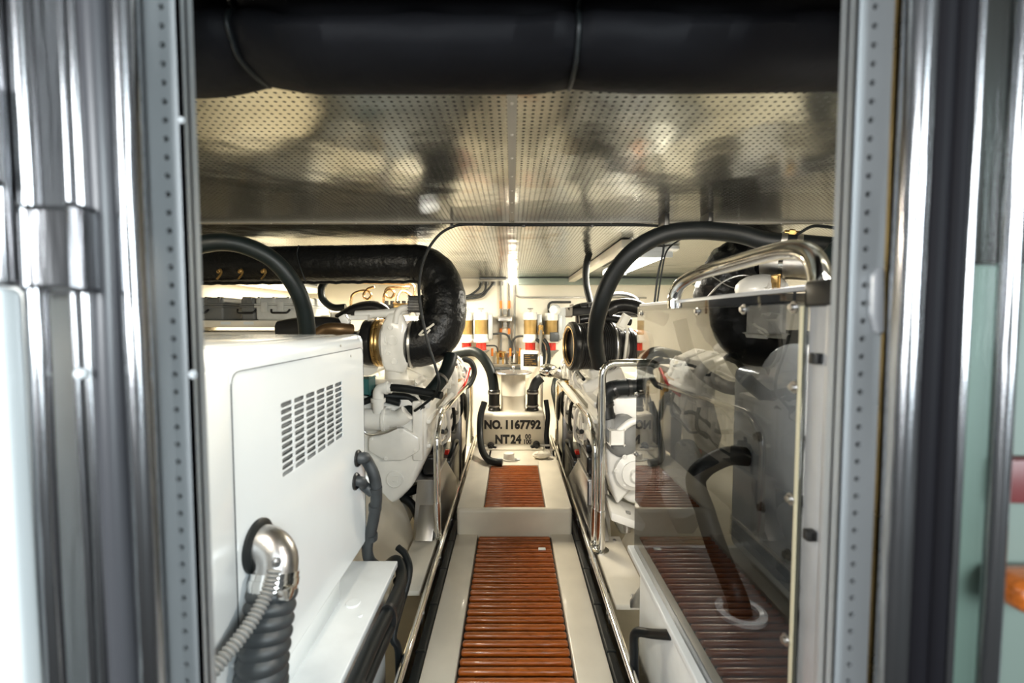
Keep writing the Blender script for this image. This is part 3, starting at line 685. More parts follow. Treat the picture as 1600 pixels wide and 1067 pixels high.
# ================================================================== ENGINES
def engine(s, label):
    t = thing('diesel_engine', (s * .98, 3.7, -.34), label, 'engine', 'white diesel engines')
    def X(a): return s * a
    def bx(bm, a0, a1, y0, y1, z0, z1, bev=.01, seg=2, rot=None):
        box(bm, (min(X(a0), X(a1)), y0, z0), (max(X(a0), X(a1)), y1, z1), bev, seg, rot)
    # block
    poly = [(.62, .14), (.60, .38), (.52, .46), (.50, .62), (.60, .74), (.80, .80), (1.2, .80), (1.38, .72), (1.44, .5), (1.36, .2), (1.2, .08), (.8, .08)]
    bm = BM(); prism(bm, [(X(a), 3.02, z) for a, z in poly], (0, 1.18, 0), .018, 2)
    for k in range(5): bx(bm, .488, .53, 3.04 + k * .28, 3.075 + k * .28, .42, .66, .008)
    bx(bm, .57, .62, 3.03, 4.19, .36, .40, .008); bx(bm, .53, .60, 3.03, 4.19, .70, .74, .01)
    obj('engine_block', bm, ewhite, t)
    bm = BM(); prism(bm, [(X(a), 3.0, z) for a, z in [(.68, .12), (.66, -.02), (.75, -.18), (1.25, -.18), (1.34, -.02), (1.32, .12)]], (0, 1.16, 0), .02, 2); obj('oil_pan', bm, ewhite, t)
    bm = BM()
    for k in range(6): bolt(bm, (X(.655), 3.06 + k * .18, .10), (-s, 0, 0), .009, .012)
    obj('pan_bolts', bm, steel, t)
    # inspection doors on the flank and cylinder heads
    for k in range(4):
        y = 3.07 + k * .28
        bm = BM(); bx(bm, .478, .51, y + .03, y + .22, .45, .63, .012, 3)
        for dy, dz in ((.05, .47), (.2, .47), (.05, .61), (.2, .61)): bolt(bm, (X(.479), y + dy, dz), (-s, 0, 0), .008, .01)
        obj('side_cover', bm, ewhite, t)
        R = Matrix.Rotation(s * -.42, 4, 'Y')
        bm = BM(); bx(bm, .50, .80, y, y + .25, .74, .92, .018, 3, R); hd = obj('cylinder_head', bm, ewhite, t)
        bm = BM(); bx(bm, .53, .74, y + .012, y + .238, .895, 1.0, .03, 4, R)
        for q in (.04, .21): bolt(bm, (X(.66), y + q, 1.005), (s * -.4, 0, .9), .011, .02)
        obj('valve_cover', bm, ewhite, hd)
        bm = BM(); tube(bm, [(X(.50), y + .12, .80), (X(.46), y + .12, .84), (X(.45), y + .13, .90), (X(.50), y + .13, .96)], .014, 10); obj('injector_line', bm, ewhite, hd)
        bm = BM(); bx(bm, 1.18, 1.42, y, y + .25, .74, .96, .02, 3, Matrix.Rotation(s * .42, 4, 'Y')); obj('cylinder_head', bm, ewhite, t)
    bm = BM(); tube(bm, [(X(.98), 3.0, 1.0), (X(.98), 3.4, 1.0), (X(.98), 4.2, 1.0)], .085, 18); obj('exhaust_manifold', bm, ewhite, t)
    bm = BM(); tube(bm, [(X(.47), 2.95, .70), (X(.46), 3.3, .72), (X(.46), 4.2, .72)], .024, 12); obj('water_rail', bm, ewhite, t)
    # bell housing + gearbox
    def ring(c, r, n=20, sq=1.0): return [(c[0] + r * math.cos(2 * PI * k / n), c[2], c[1] + sq * r * math.sin(2 * PI * k / n)) for k in range(n)]
    bm = BM(); prism(bm, ring((X(.90), .50, 2.86), .40, 28), (0, .16, 0), .015); 
    for k in range(12):
        a = 2 * PI * k / 12; bolt(bm, (X(.90) + .37 * math.cos(a), 2.86, .50 + .37 * math.sin(a)), (0, -1, 0), .012, .014)
    obj('bell_housing', bm, ewhite, t)
    gp = [(.485, .52), (.485, .80), (.56, .88), (.86, .88), (1.0, .76), (1.08, .5), (1.0, .28), (.86, .20), (.66, .25), (.57, .34)]
    bm = BM(); prism(bm, [(X(a), 2.50, z) for a, z in gp], (0, .37, 0), .035, 3)
    for z in (.56, .70): bx(bm, .465, .52, 2.53, 2.85, z, z + .025, .008)
    bx(bm, .465, .60, 2.52, 2.86, .79, .83, .012); bx(bm, .50, .56, 2.48, 2.54, .50, .84, .012)
    gb = obj('gearbox', bm, ewhite, t)
    bm = BM(); oc = [(.66 + .115 * math.cos(a) * (1.35 if abs(math.cos(a)) > .7 else 1.2), .60 + .10 * math.sin(a)) for a in [PI / 8 + k * PI / 4 for k in range(8)]]
    prism(bm, [(X(a), 2.465, z) for a, z in oc], (0, .045, 0), .012, 2)
    for a, z in oc[::2]: bolt(bm, (X(.66 + (a - .66) * .85), 2.465, .60 + (z - .60) * .85), (0, -1, 0), .008, .01)
    obj('cover_plate', bm, ewhite, gb)
    bm = BM(); lathe(bm, [(.13, 0), (.13, .05), (.09, .07), (.09, .12), (.11, .125), (.11, .15), (.0, .15)], (X(.90), 2.50, .34), (0, -1, 0), 26); obj('output_flange', bm, ewhite, gb)
    # engine mount: rubber block on a stainless bracket beside the walkway
    bm = BM(); prism(bm, [(X(.446), 2.60, -.338), (X(.446), 2.60, .34), (X(.56), 2.60, .34), (X(.62), 2.60, -.338)], (0, .012, 0), .002)
    prism(bm, [(X(.446), 2.60, -.1), (X(.446), 2.60, .34), (X(.446), 3.0, .34), (X(.446), 3.55, .02), (X(.446), 3.55, -.1)], (s * .010, 0, 0), .002)
    bx(bm, .446, .58, 2.60, 3.02, .335, .35, .003); prism(bm, [(X(.446), 2.45, .055), (X(.446), 2.60, .055), (X(.446), 2.60, .2)], (s * .1, 0, 0), .003); mt = obj('mount_bracket', bm, steel, t)
    bm = BM(); bx(bm, .452, .54, 2.66, 2.94, .352, .47, .02, 3); bx(bm, .46, .53, 2.74, 2.86, .47, .52, .01); cyl(bm, (X(.495), 2.8, .52), (X(.495), 2.8, .57), .02, seg=12); obj('rubber_mount', bm, plastic, mt)
    for q, (z, r, m_) in enumerate(((.90, .012, rubber), (.52, .016, rubber), (.40, .010, rubber), (.64, .007, steel))):
        bm = BM(); tube(bm, [(X(.475 - .012 * math.sin(k * 1.9 + q)), 2.95 + k * .22, z + .03 * math.sin(k * 2.3 + q * 1.7)) for k in range(6)], r, 8, 5); obj('wiring', bm, m_, t)
    for q in range(4):
        y = 3.12 + q * .28; bm = BM(); tube(bm, [(X(.49), y, .70), (X(.455), y + .03, .62), (X(.46), y + .08, .45), (X(.55), y + .1, .36)], .014, 10); obj('hose_drop', bm, rubber if q % 2 else ewhite, t)
    for y, z in ((3.3, .82), (3.65, .84), (4.0, .80)):
        bm = BM(); bx(bm, .455, .52, y, y + .10, z - .04, z + .05, .01); cyl(bm, (X(.455), y + .05, z), (X(.43), y + .05, z), .02, seg=14); obj('fuel_pump', bm, ewhite, t)
    # far mount
    bm = BM(); bx(bm, .46, .56, 4.05, 4.062, -.338, .50, .002); bx(bm, .46, .47, 4.05, 4.4, .06, .50, .002); bx(bm, .46, .56, 4.05, 4.4, .49, .50, .002); obj('far_bracket', bm, steel, t)
    bm = BM(); bx(bm, .48, .55, 4.1, 4.32, .5, .6, .015); obj('far_rubber_mount', bm, plastic, t)
    # yellow spin-on filters standing by the far heads
    bm = BM(); prism(bm, ring((X(.95), .45, 4.2), .36, 24), (0, .10, 0), .015); obj('front_cover', bm, ewhite, t)
    bm = BM(); lathe(bm, [(.0, 0), (.17, 0), (.17, .02), (.15, .03), (.17, .04), (.17, .06), (.0, .06)], (X(.95), 4.30, .42), (0, 1, 0), 28); obj('pulley', bm, plastic, t)
    bm = BM(); bx(bm, .50, .95, 4.20, 4.56, .78, .84, .02); 
    bx(bm, .70, .90, 4.20, 4.50, .60, .80, .03); obj('filter_bridge', bm, ewhite, t)
    for y in (4.31, 4.47):
        bm = BM(); lathe(bm, [(.0, 0), (.050, .004), (.062, .02), (.062, .31), (.066, .32), (.066, .34), (.045, .36), (0, .36)], (X(.56), y, .425), seg=24); yf_ = obj('oil_filter', bm, yellow, t)
        M = facing((X(.56), y - .0635, .66), (1, 0, 0), (0, 0, 1)); bm = text_bm('CAT', .058, .0015, M, .001, 'CENTER'); obj('filter_lettering', bm, inkblack, yf_)
        bm = BM(); prism(bm, [(X(.56) - .02, y - .063, .58), (X(.56) + .02, y - .063, .58), (X(.56), y - .063, .63)], (0, -.001, 0)); obj('filter_mark', bm, inkblack, yf_)
    return t
ENG_L = engine(-1, 'white diesel engine left of the walkway with the lagged exhaust pipe over it')
ENG_R = engine(1, 'white diesel engine right of the walkway under the black air cleaner')
# round badge on the left gearbox
gb = [c for c in ENG_L.children if c.name.startswith('gearbox')][0]
bc = W(617, 749, 2.497)
bm = BM(); lathe(bm, [(.050, -.004), (.050, .004), (.044, .006), (.044, .001), (0, .001)], bc, (0, -1, 0), 28); bd = obj('badge', bm, ewhite, gb)
bm = text_bm('ZF', .052, .003, facing(bc + V(0, -.003, -.018), (1, 0, 0), (0, 0, 1)), .002, 'CENTER'); merge_me = bm; obj('badge_letters', bm, ewhite, gb)
# ------------------------------------------------------------------ left turbocharger + lagged exhaust
YT = 2.9
t = thing('turbocharger', W(600, 560, YT), 'white and black turbocharger with a brass clamp at the end of the lagged pipe', 'turbocharger')
c = W(560, 535, YT); ax = V(1, -.12, 0)
def at_ax(px): return W(px, 535, YT)
bm = BM(); lathe(bm, [(.07, -.32), (.075, -.2), (.075, -.05), (.10, -.02), (.145, 0), (.15, .02), (.15, .055), (.135, .065)], at_ax(572), (1, 0, 0), 34); obj('compressor', bm, plastic, t)
bm = BM(); lathe(bm, [(.13, -.004), (.155, 0), (.158, .01), (.152, .02), (.158, .03), (.155, .042), (.13, .046)], at_ax(589), (1, 0, 0), 34); obj('band_clamp', bm, brass, t)
bm = BM(); lathe(bm, [(.11, 0), (.12, .03), (.135, .05), (.165, .055), (.165, .075), (.15, .085), (.15, .10), (.12, .15), (.115, .17)], at_ax(593), (1, 0, 0), 34)
for k in range(10):
    a = 2 * PI * k / 10; bolt(bm, at_ax(593) + V(.078, .148 * math.cos(a), .148 * math.sin(a)), (1, 0, 0), .01, .016)
obj('turbine_housing', bm, ewhite, t)
q = at_ax(625)
prof = [(-.06, -.17), (.06, -.185), (.085, -.12), (.07, -.02), (.085, .10), (.05, .185), (-.03, .195), (-.075, .12), (-.09, 0), (-.08, -.12)]
bm = BM(); prism(bm, [q + V(x, -.10, z) for x, z in prof], (0, -.05, 0), .018, 3)
box(bm, q + V(-.06, -.12, -.15), q + V(.06, .08, .15), .03)
obj('flange_casting', bm, ewhite, t)
for x, z, r in ((-.01, .02, .032), (-.02, .10, .016), (.0, -.11, .020), (-.035, -.06, .012)):
    bm = BM(); lathe(bm, [(r, 0), (r, .008), (r * .7, .009), (r * .7, .004), (0, .004)], q + V(x, -.15, z), (0, -1, 0), 18); obj('boss', bm, ewhite, t)
bm = BM(); ball(bm, q + V(.0, -.1, .15), .05, (1.1, .9, .7)); obj('lug', bm, ewhite, t); bm = BM(); cyl(bm, q + V(-.01, -.1, -.12), q + V(-.02, .0, -.28), .06, .08); obj('neck', bm, ewhite, t)
bm = BM(); bent(bm, [W(556, 492, 2.78), W(600, 490, 2.78), W(640, 484, 2.78)], .026, .03, 14); box(bm, W(548, 500, 2.84), W(575, 493, 2.72), .006); obj('bracket_arm', bm, ewhite, t)
bm = BM(); bent(bm, [W(618, 505, 2.76), W(622, 482, 2.76), W(650, 480, 2.76), W(655, 492, 2.76)], .022, .05, 14); obj('breather', bm, ewhite, t)
bm = BM(); box(bm, W(642, 488, 2.78), W(658, 462, 2.72), .006); 
for k in range(6): box(bm, W(641, 486 - k * 4.2, 2.79), W(659, 484.5 - k * 4.2, 2.71), .001)
obj('sensor', bm, plastic, t)
# lagged pipe
t = thing('lagged_exhaust', W(560, 560, YT), 'fat black padded exhaust pipe making a U bend over the left engine', 'exhaust pipe')
path = [W(638, 537, 2.86), W(652, 537, 2.86), W(668, 533, 2.86), W(684, 519, 2.88), W(692.5, 496, 2.90), W(694, 470, 2.92), W(690, 446, 2.95), W(677, 424, 2.97), W(656, 412.5, 3.0), W(620, 410, 3.0), W(560, 411, 3.0), W(480, 412, 3.0), W(400, 414, 3.0), W(300, 416, 3.0), W(200, 420, 3.0), W(150, 420, 3.0)]
pp = resample(spline(path, 10), .016)
L0 = 1.30
def rl(l, tot):
    base = .150 if l < .25 else (.150 - (.150 - .118) * min(1, (l - .25) / .65))
    w = .0016 * math.sin(l * 95 + 1.7 * math.sin(l * 17)) + .0014 * math.sin(l * 41 + 2)
    k = 1.0 if l < .95 else .25
    if l < .012 or l > tot - .012: return base - .02
    return base + w * k
bm = BM(); sweep(bm, pp, rl, 40)
uc = W(650, 474, 2.92)
for i, v in enumerate(bm.verts):                     # gathers of the cloth, deepest on the inside of the bend
    r = V(v.co.x - uc.x, 0, v.co.z - uc.z); L_ = r.length
    if v.co.x > uc.x - .12:
        an = math.atan2(r.z, r.x); dep = max(0, 1 - abs(L_ - .10) / .20)
        v.co -= r.normalized() * dep * .007 * math.sin(an * 34 + 2 * math.sin(an * 7)) - V(0, .004 * dep * math.sin(an * 29 + 1), 0)
    v.co += V(random.uniform(-1, 1), random.uniform(-1, 1), random.uniform(-1, 1)) * .0012
obj('padded_jacket', bm, lagging, t, 60)
bm = BM()                                            # seam laces and stitched lower edge
q0 = W(475, 386, 3.0)
sweep(bm, resample(spline([W(467, 383, 2.875), W(464, 398, 2.868), W(470, 420, 2.868), W(478, 441, 2.88)], 6), .01), .004, 8)
obj('seam_cord', bm, rubber, t)
for px in (342, 375, 411):
    bm = BM(); a = W(px, 424, 2.868)
    sweep(bm, spline([a, a + V(.015, -.008, .012), a + V(.02, -.008, -.012), a + V(-.01, -.006, -.05)], 5), .007, 8)
    lathe(bm, [(.008, 0), (.014, .004), (.008, .008)], a, (0, -1, 0), 12); obj('lacing_hook', bm, brass, t)
bm = BM(); pts = resample([W(300, 443, 2.94), W(655, 440, 2.94)], .02)
for i, a in enumerate(pts): a += V(0, 0, .0016 * math.sin(i * 1.7) + .0015 * math.sin(i * .9)); 
sweep(bm, pts, .010, 8); obj('stitched_hem', bm, lagging, t)
bm = BM(); lathe(bm, [(.13, 0), (.158, .005), (.158, .02), (.13, .025)], W(643, 537, 2.86), (1, 0, 0), 32); obj('end_band', bm, steel, t)
for k in range(2):
    a = W(655, 517 - k * 4, 2.73) ; 
bm = BM(); tube(bm, [W(655, 523, 2.72), W(662, 516, 2.70), W(670, 512, 2.71), W(678, 506, 2.73)], .007, 8); tube(bm, [W(657, 524, 2.72), W(666, 521, 2.70), W(672, 515, 2.71)], .006, 8); obj('tie_string', bm, creamwall, t)
# hoses below the turbo
pipe('coolant_hose', [W(705, 556, 2.82), W(698, 578, 2.75), W(684, 600, 2.68), W(664, 622, 2.6), W(640, 642, 2.52), W(618, 655, 2.46)], .042, hosegreen, 'thick dark green hose slanting down from below the lagged pipe to the left gearbox', 'hose', sm=True, seg=18)
bm = BM()
for (px, py, Y) in ((690, 592, 2.705), (652, 632, 2.555)):
    q = W(px, py, Y); d = (W(664, 622, 2.6) - W(684, 600, 2.68)).normalized(); cyl(bm, q - d * .008, q + d * .008, .0455, seg=20)
single('hose_clamp', bm, steel, 'pair of steel band clamps round the thick dark green hose', 'clamp')
pipe('control_hose', [W(598, 606, 2.45), W(622, 606, 2.42), W(655, 611, 2.4), W(682, 616, 2.38), W(690, 618, 2.37)], .021, rubber, 'black control hose running level above the left gearbox', 'hose', sm=True, seg=14)
t = thing('oil_cooler', W(590, 670, 2.5), 'white oil cooler elbows and pipes on top of the left gearbox', 'oil cooler')
bm = BM(); bent(bm, [W(555, 655, 2.46), W(612, 655, 2.46)], .06, .03, 20); cyl(bm, W(600, 655, 2.46), W(604, 655, 2.46), .072, seg=24); obj('body', bm, ewhite, t)
bm = BM(); bent(bm, [W(608, 655, 2.44), W(624, 655, 2.44), W(636, 645, 2.44)], .045, .06, 18); obj('outlet', bm, ewhite, t)
bm = BM(); bent(bm, [W(591, 645, 2.44), W(591, 606, 2.44), W(612, 606, 2.44)], .030, .05, 16); cyl(bm, W(591, 628, 2.44), W(591, 622, 2.44), .04, seg=18); cyl(bm, W(602, 606, 2.44), W(606, 606, 2.44), .036, seg=18); obj('elbow', bm, ewhite, t)
bm = BM(); tube(bm, [W(560, 662, 2.40), W(575, 678, 2.4), W(600, 676, 2.4), W(620, 668, 2.4)], .008, 8); obj('sense_line', bm, steel, t)
bm = BM(); ball(bm, W(575, 640, 2.6), .10, (1.3, 1, .6)); box(bm, W(560, 645, 2.75), W(650, 600, 2.58), .03, 3); obj('casting', bm, ewhite, t)
bm = BM(); tube(bm, [W(570, 612, 2.5), W(600, 618, 2.5), W(640, 622, 2.52), W(660, 640, 2.5)], .022, 12); tube(bm, [W(568, 628, 2.48), W(590, 622, 2.48), W(625, 630, 2.48)], .018, 12)
single('hose_pair', bm, rubber, 'two dark hoses crossing behind the white elbow on the left gearbox', 'hoses')
bm = BM(); box(bm, W(565, 612, 2.55), W(577, 592, 2.45), .008); single('sensor_block', bm, teal, 'small teal block beside the white elbow on the left gearbox', 'sensor')
# chrome-yellow details near left far head
pipe('white_goose_pipe', [W(706, 635, 3.4), W(708, 585, 3.4), W(703, 572, 3.4), W(690, 568, 3.4)], .04, ewhite, 'white goose neck pipe beside the yellow filters of the left engine', 'pipe', rad=.12, seg=16)
pipe('red_hose', [W(734, 575, 4.2), W(728, 595, 4.1), W(722, 608, 4.0), W(714, 618, 3.9)], .014, red, 'thin red hose by the far end of the left handrail', 'hose', sm=True)
pipe('heater_hose', [W(722, 560, 4.4), W(736, 566, 4.4), W(741, 582, 4.4), W(734, 600, 4.35), W(725, 605, 4.3)], .028, rubber, 'short black hose hooked behind the far end of the left engine', 'hose', sm=True)
for i, (pts, lab) in enumerate((([W(575, 765, 3.0), W(620, 772, 2.8), W(655, 762, 2.75), W(680, 745, 2.75)], 'black hose crossing below the left gearbox, upper one'),
                   ([W(585, 790, 2.9), W(620, 776, 2.75), W(645, 790, 2.7), W(658, 825, 2.66)], 'black hose bowing down below the left gearbox, lower one'))):
    pipe('sump_hose', pts, .026, rubber, lab, 'hose', 'black hoses under the left gearbox', sm=True)

for s, side in ((-1, 'left'), (1, 'right')):
    t = thing('battery_box', (s * .54, 3.75, -.34), f'black box with cables standing under the {side} engine behind its steel mount bracket', 'box', 'black boxes under the engines')
    x0, x1 = sorted((s * .475, s * .62))
    bm = BM(); box(bm, (x0, 3.42, -.34), (x1, 3.98, .20), .015, 2); box(bm, (x0 - .004, 3.41, .12), (x1 + .004, 3.99, .16), .006); obj('case', bm, plastic, t)
    bm = BM(); tube(bm, [(s * .50, 3.5, .20), (s * .47, 3.5, .27), (s * .468, 3.6, .30), (s * .47, 3.8, .25), (s * .50, 3.85, .20)], .016, 10); obj('cable', bm, rubber, t)
    bm = BM(); cyl(bm, (s * .53, 3.6, .20), (s * .53, 3.6, .235), .022, seg=14); obj('terminal', bm, red, t)
    pts = [(s * (.49 + .012 * math.sin(k * 2.2)), 2.72 + k * .22, .0 + .05 * math.sin(k * 1.6 + 1)) for k in range(4)]
    pipe('bilge_cable', [V(*p) for p in pts], .024, rubber, f'black cable lying low behind the {side} steel mount bracket', 'cable', 'low cables by the engine mounts', sm=True)
    pipe('front_hose', [V(s * .50, 4.12, .62), V(s * .455, 4.2, .55), V(s * .46, 4.34, .36), V(s * .5, 4.5, .2), V(s * .52, 4.55, -.34)], .03, rubber, f'black hose dropping below the yellow filters of the {side} engine', 'hose', 'hoses below the yellow filters', sm=True)
    pipe('rear_wall_hose', [V(s * .55, 4.75, -.3), V(s * .50, 4.8, .3), V(s * .47, 4.9, .55), V(s * .60, 5.1, .75), V(s * .9, 5.3, .8)], .04, rubbergrey if s < 0 else hosegreen, f'dark hose rising at the far end of the {side} engine', 'hose', 'hoses at the far engine ends', sm=True)
# ================================================================== RIGHT ENGINE EXTRAS
YA = 3.0
c = W(889, 541, YA); ax = V(1, .16, 0).normalized()
t = thing('air_cleaner', c + V(.25, 0, -.18), 'large ribbed black air cleaner drum over the right engine', 'air cleaner')
bm = BM(); lathe(bm, [(.118, .03), (.12, .0), (.15, -.004), (.163, .006), (.166, .02), (.166, .035), (.158, .045), (.157, .05)] + [q for k in range(15) for q in ((.157, .055 + k * .0135), (.1515, .060 + k * .0135), (.1515, .064 + k * .0135), (.157, .0665 + k * .0135))] + [(.165, .265), (.165, .30), (.15, .315), (.12, .325), (.118, .40), (.124, .405), (.124, .425), (.10, .44), (.10, .56)], c, ax, 44); obj('drum', bm, plastic, t)
bm = BM(); lathe(bm, [(.119, .02), (.132, .0), (.136, -.006), (.127, -.006), (.117, .012), (.119, .02)], c, ax, 44); obj('inlet_ring', bm, brass, t)
bm = BM(); lathe(bm, [(.167, .275), (.1685, .277), (.1685, .288), (.167, .29)], c, ax, 44); lathe(bm, [(.1195, .36), (.123, .362), (.123, .378), (.1195, .38)], c, ax, 44); obj('band', bm, steel, t)
bm = BM(); lathe(bm, [(.105, .46), (.108, .465), (.108, .52), (.105, .525)], c, ax, 30); obj('orange_boot', bm, orange, t, label='orange rubber boot')
pipe('overhead_hose', [W(1400, 392, 2.0), W(1330, 388, 2.05), W(1250, 381, 2.1), W(1195, 376, 2.15), W(1150, 365, 2.18), (W(1085, 360, 2.2)), W(1035, 367, 2.22), W(990, 392, 2.25), W(958, 430, 2.3), W(938, 478, 2.35), (W(930, 525, 2.45)), W(936, 570, 2.6)], .044, rubber, 'thick black hose arching from the ceiling at the right down over the air cleaner', 'hose', sm=True, seg=20)
for (px, py, Y, lab) in ((1037, 352, 2.24, 'black hanger holding the arching hose under the ceiling, where the thin cables drop'), (1104, 346, 2.22, 'black hanger holding the arching hose under the ceiling at the top of its arch')):
    bm = BM(); q = W(px, py, Y); box(bm, (q.x - .012, q.y - .05, q.z - .01), (q.x + .012, q.y + .05, ZC - .0005), .003)
    single('hose_hanger', bm, plastic, lab, 'hanger', 'hose hangers on the ceiling')
t = thing('hose_fitting', W(1240, 381, 2.07), 'brass clamp fittings on the arching hose near the right door jamb', 'fitting')
bm = BM(); d = (W(1250, 381, 2.1) - W(1195, 376, 2.15)).normalized()
for (px, py, Y) in ((1222, 378.5, 2.125), (1246, 381, 2.103)): q = W(px, py, Y); cyl(bm, q - d * .012, q + d * .012, .048, seg=22)
obj('bands', bm, steel, t)
bm = BM(); q = W(1237, 364, 2.1); cyl(bm, q - d * .03, q + d * .03, .012, seg=10); cyl(bm, q - d * .012, q + d * .012, .018, seg=6); cyl(bm, q - V(0, 0, .018), q + V(0, 0, .012), .007, seg=10); obj('tee_screw', bm, brass, t)
pipe('breather_hose', [W(985, 389, 3.6), W(945, 387, 3.6), W(926, 389, 3.6), W(918, 405, 3.6), W(915, 430, 3.6), W(917, 450, 3.6), W(924, 478, 3.55)], .027, rubber, 'thinner black hose dropping from a ceiling bend behind the arching hose', 'hose', sm=True, seg=14)
pipe('hanging_cable', [W(1038, 353, 2.30), W(1037, 375, 2.30), W(1036, 395, 2.3), W(1028, 430, 2.3), W(1022, 478, 2.3)], .0055, rubber, 'straighter of two thin black cables hanging beside the clear guard', 'cable', sm=True, seg=8)
pipe('hanging_cable', [W(1085, 366, 2.34), W(1062, 375, 2.33), W(1042, 392, 2.33), W(1034, 425, 2.33), W(1026, 478, 2.33)], .0045, rubber, 'thin black cable curving from the arching hose down beside the clear guard', 'cable', sm=True, seg=8)
pipe('ceiling_cable', [W(1060, 358, 2.40), W(1030, 353, 2.41), W(980, 351.5, 2.41), W(900, 351.5, 2.41), W(800, 351.5, 2.41), W(735, 350.5, 2.41), W(708, 354, 2.41), W(684, 369, 2.40), W(664, 400, 2.38), W(655, 440, 2.36), (W(657, 480, 2.34)), W(667, 530, 2.32), W(681, 575, 2.32), W(686, 598, 2.32), W(680, 616, 2.34), W(662, 632, 2.38), W(648, 642, 2.42)], .0075, rubber, 'thin black cable running across the ceiling seam and looping down past the lagged pipe', 'cable', sm=True, seg=10)
for px, lab in ((706, 'small black cable clip on the ceiling seam where the cable starts to loop down'), (818, 'small black cable clip on the ceiling seam at the ceiling middle'), (925, 'small black cable clip on the ceiling seam nearest the arching hose')):
    bm = BM(); q = W(px, 351.5, 2.41); box(bm, (q.x - .008, q.y - .012, q.z - .012), (q.x + .008, q.y + .012, ZC - .0055), .003)
    single('cable_clip', bm, plastic, lab, 'clip', 'cable clips on the ceiling')
pipe('jamb_cable', [W(1246, 366, 2.05), W(1268, 354, 2.0), W(1290, 354, 1.95), W(1315, 358, 1.9), W(1345, 362, 1.85)], .007, rubber, 'thin black cable rising from the hose fittings to the right door jamb', 'cable', sm=True, seg=8)
for i, (pts, lab) in enumerate((([W(1400, 385, 1.75), W(1345, 378, 1.75), W(1315, 388, 1.74), W(1297, 410, 1.73), W(1290, 440, 1.72), W(1289, 480, 1.72), W(1290, 560, 1.72)], 'dark green hose bending down beside the grab handle, left one of two'),
                   ([W(1420, 400, 1.6), W(1360, 398, 1.6), W(1330, 410, 1.59), W(1314, 435, 1.58), W(1310, 480, 1.58), W(1310, 560, 1.58)], 'dark green hose bending down at the right door jamb, right one of two'))):
    pipe('return_hose', pts, .042, hosegreen, lab, 'hose', 'dark green hoses by the right jamb', sm=True, seg=16)
t = thing('lagged_exhaust', W(1150, 430, 3.0), 'crumpled black padded exhaust wrap with steel pipe above the clear guard', 'exhaust pipe')
pts = resample(spline([W(1420, 560, 3.1), W(1300, 558, 3.1), W(1210, 552, 3.1), W(1155, 532, 3.1), W(1127, 495, 3.1), W(1124, 452, 3.07), W(1142, 418, 3.0), W(1172, 406, 2.95), W(1205, 408, 2.85)], 10), .012)  # lower bend behind the guard is added to darken the view through it
def rw(l, tot): return .168
bm = BM(); sweep(bm, pts, rw, 36)
for v in bm.verts:
    k = abs(noise.noise(v.co * 11)) * .055 + abs(noise.noise(v.co * 27 + V(3, 1, 2))) * .02
    v.co -= (v.co - W(1150, 430, 3.0)).normalized() * k
obj('padded_wrap', bm, lagging, t, 70)
bm = BM(); sweep(bm, [W(1195, 410, 2.85), W(1300, 412, 2.6), W(1500, 418, 2.4)], .105, 30); obj('steel_pipe', bm, steel, t)
bm = BM(); d = (W(1300, 412, 2.6) - W(1195, 410, 2.85)).normalized()
for k in (.12, .33): q = W(1195, 410, 2.85) + d * k; cyl(bm, q - d * .012, q + d * .012, .118, seg=30)
obj('flange_band', bm, chrome, t)
bm = BM(); sweep(bm, resample(spline([W(1100, 470, 2.95), W(1130, 440, 2.86), W(1165, 430, 2.8), W(1190, 446, 2.8)], 8), .01), .006, 8); sweep(bm, spline([W(1110, 430, 2.9), W(1150, 450, 2.83), W(1195, 432, 2.75)], 8), .004, 8); obj('lashing_wire', bm, steel, t)
bm = BM(); ball(bm, W(1190, 452, 2.7), .13, (1.2, .8, .7)); box(bm, W(1170, 520, 2.8), W(1225, 450, 2.62), .03); obj('turbine_housing', bm, ewhite, t)
bm = BM(); box(bm, W(1205, 462, 2.6), W(1219, 430, 2.55), .006); obj('clamp_block', bm, brass, t)
# hoses and fittings low on the right engine
pipe('return_hose', [W(1062, 500, 2.75), W(1075, 548, 2.72), W(1095, 580, 2.7), W(1130, 603, 2.66), W(1168, 612, 2.62), W(1215, 640, 2.6)], .04, hosegreen, 'dark green hose added behind the clear guard in place of a reflected hose', 'hose', sm=True, seg=16)  # added hose, stands in for a hose reflected in the guard
t = thing('water_elbow', W(950, 640, 2.43), 'black rubber elbow couplings with grey outlet on the right engine beside the tall chrome post', 'elbow')
bm = BM(); tube(bm, [W(1040, 600, 2.43), W(1000, 604, 2.43), W(965, 606, 2.43), W(950, 612, 2.43), W(945, 628, 2.43), W(948, 655, 2.41)], .045, 18); obj('rubber_elbow', bm, rubber, t)
bm = BM()
for a, b in ((W(985, 604.6, 2.43), W(980, 605, 2.43)), (W(961, 607.5, 2.43), W(957, 609.5, 2.43)), (W(945, 630, 2.43), W(946, 635, 2.43)), (W(947, 648, 2.42), W(948, 653, 2.42))): sweep(bm, [a, b], .0495, 20)
obj('band_clamp', bm, plastic, t)
bm = BM(); tube(bm, [W(948, 650, 2.42), W(953, 670, 2.41), W(962, 690, 2.40), W(975, 700, 2.43)], .042, 18); ball(bm, W(972, 680, 2.43), .10, (1.0, .8, 1.2)); obj('outlet', bm, grey, t)
t = thing('front_casting', W(970, 720, 2.36), 'white sloped engine casting with round boss left of the clear guard', 'engine casting')
bm = BM(); prism(bm, [W(943, 668, 2.43), W(975, 684, 2.43), W(1010, 668, 2.43), W(1020, 700, 2.43), W(1010, 740, 2.43), W(965, 790, 2.43), W(950, 745, 2.43)], (0, .2, 0), .02, 3); obj('casting', bm, ewhite, t)
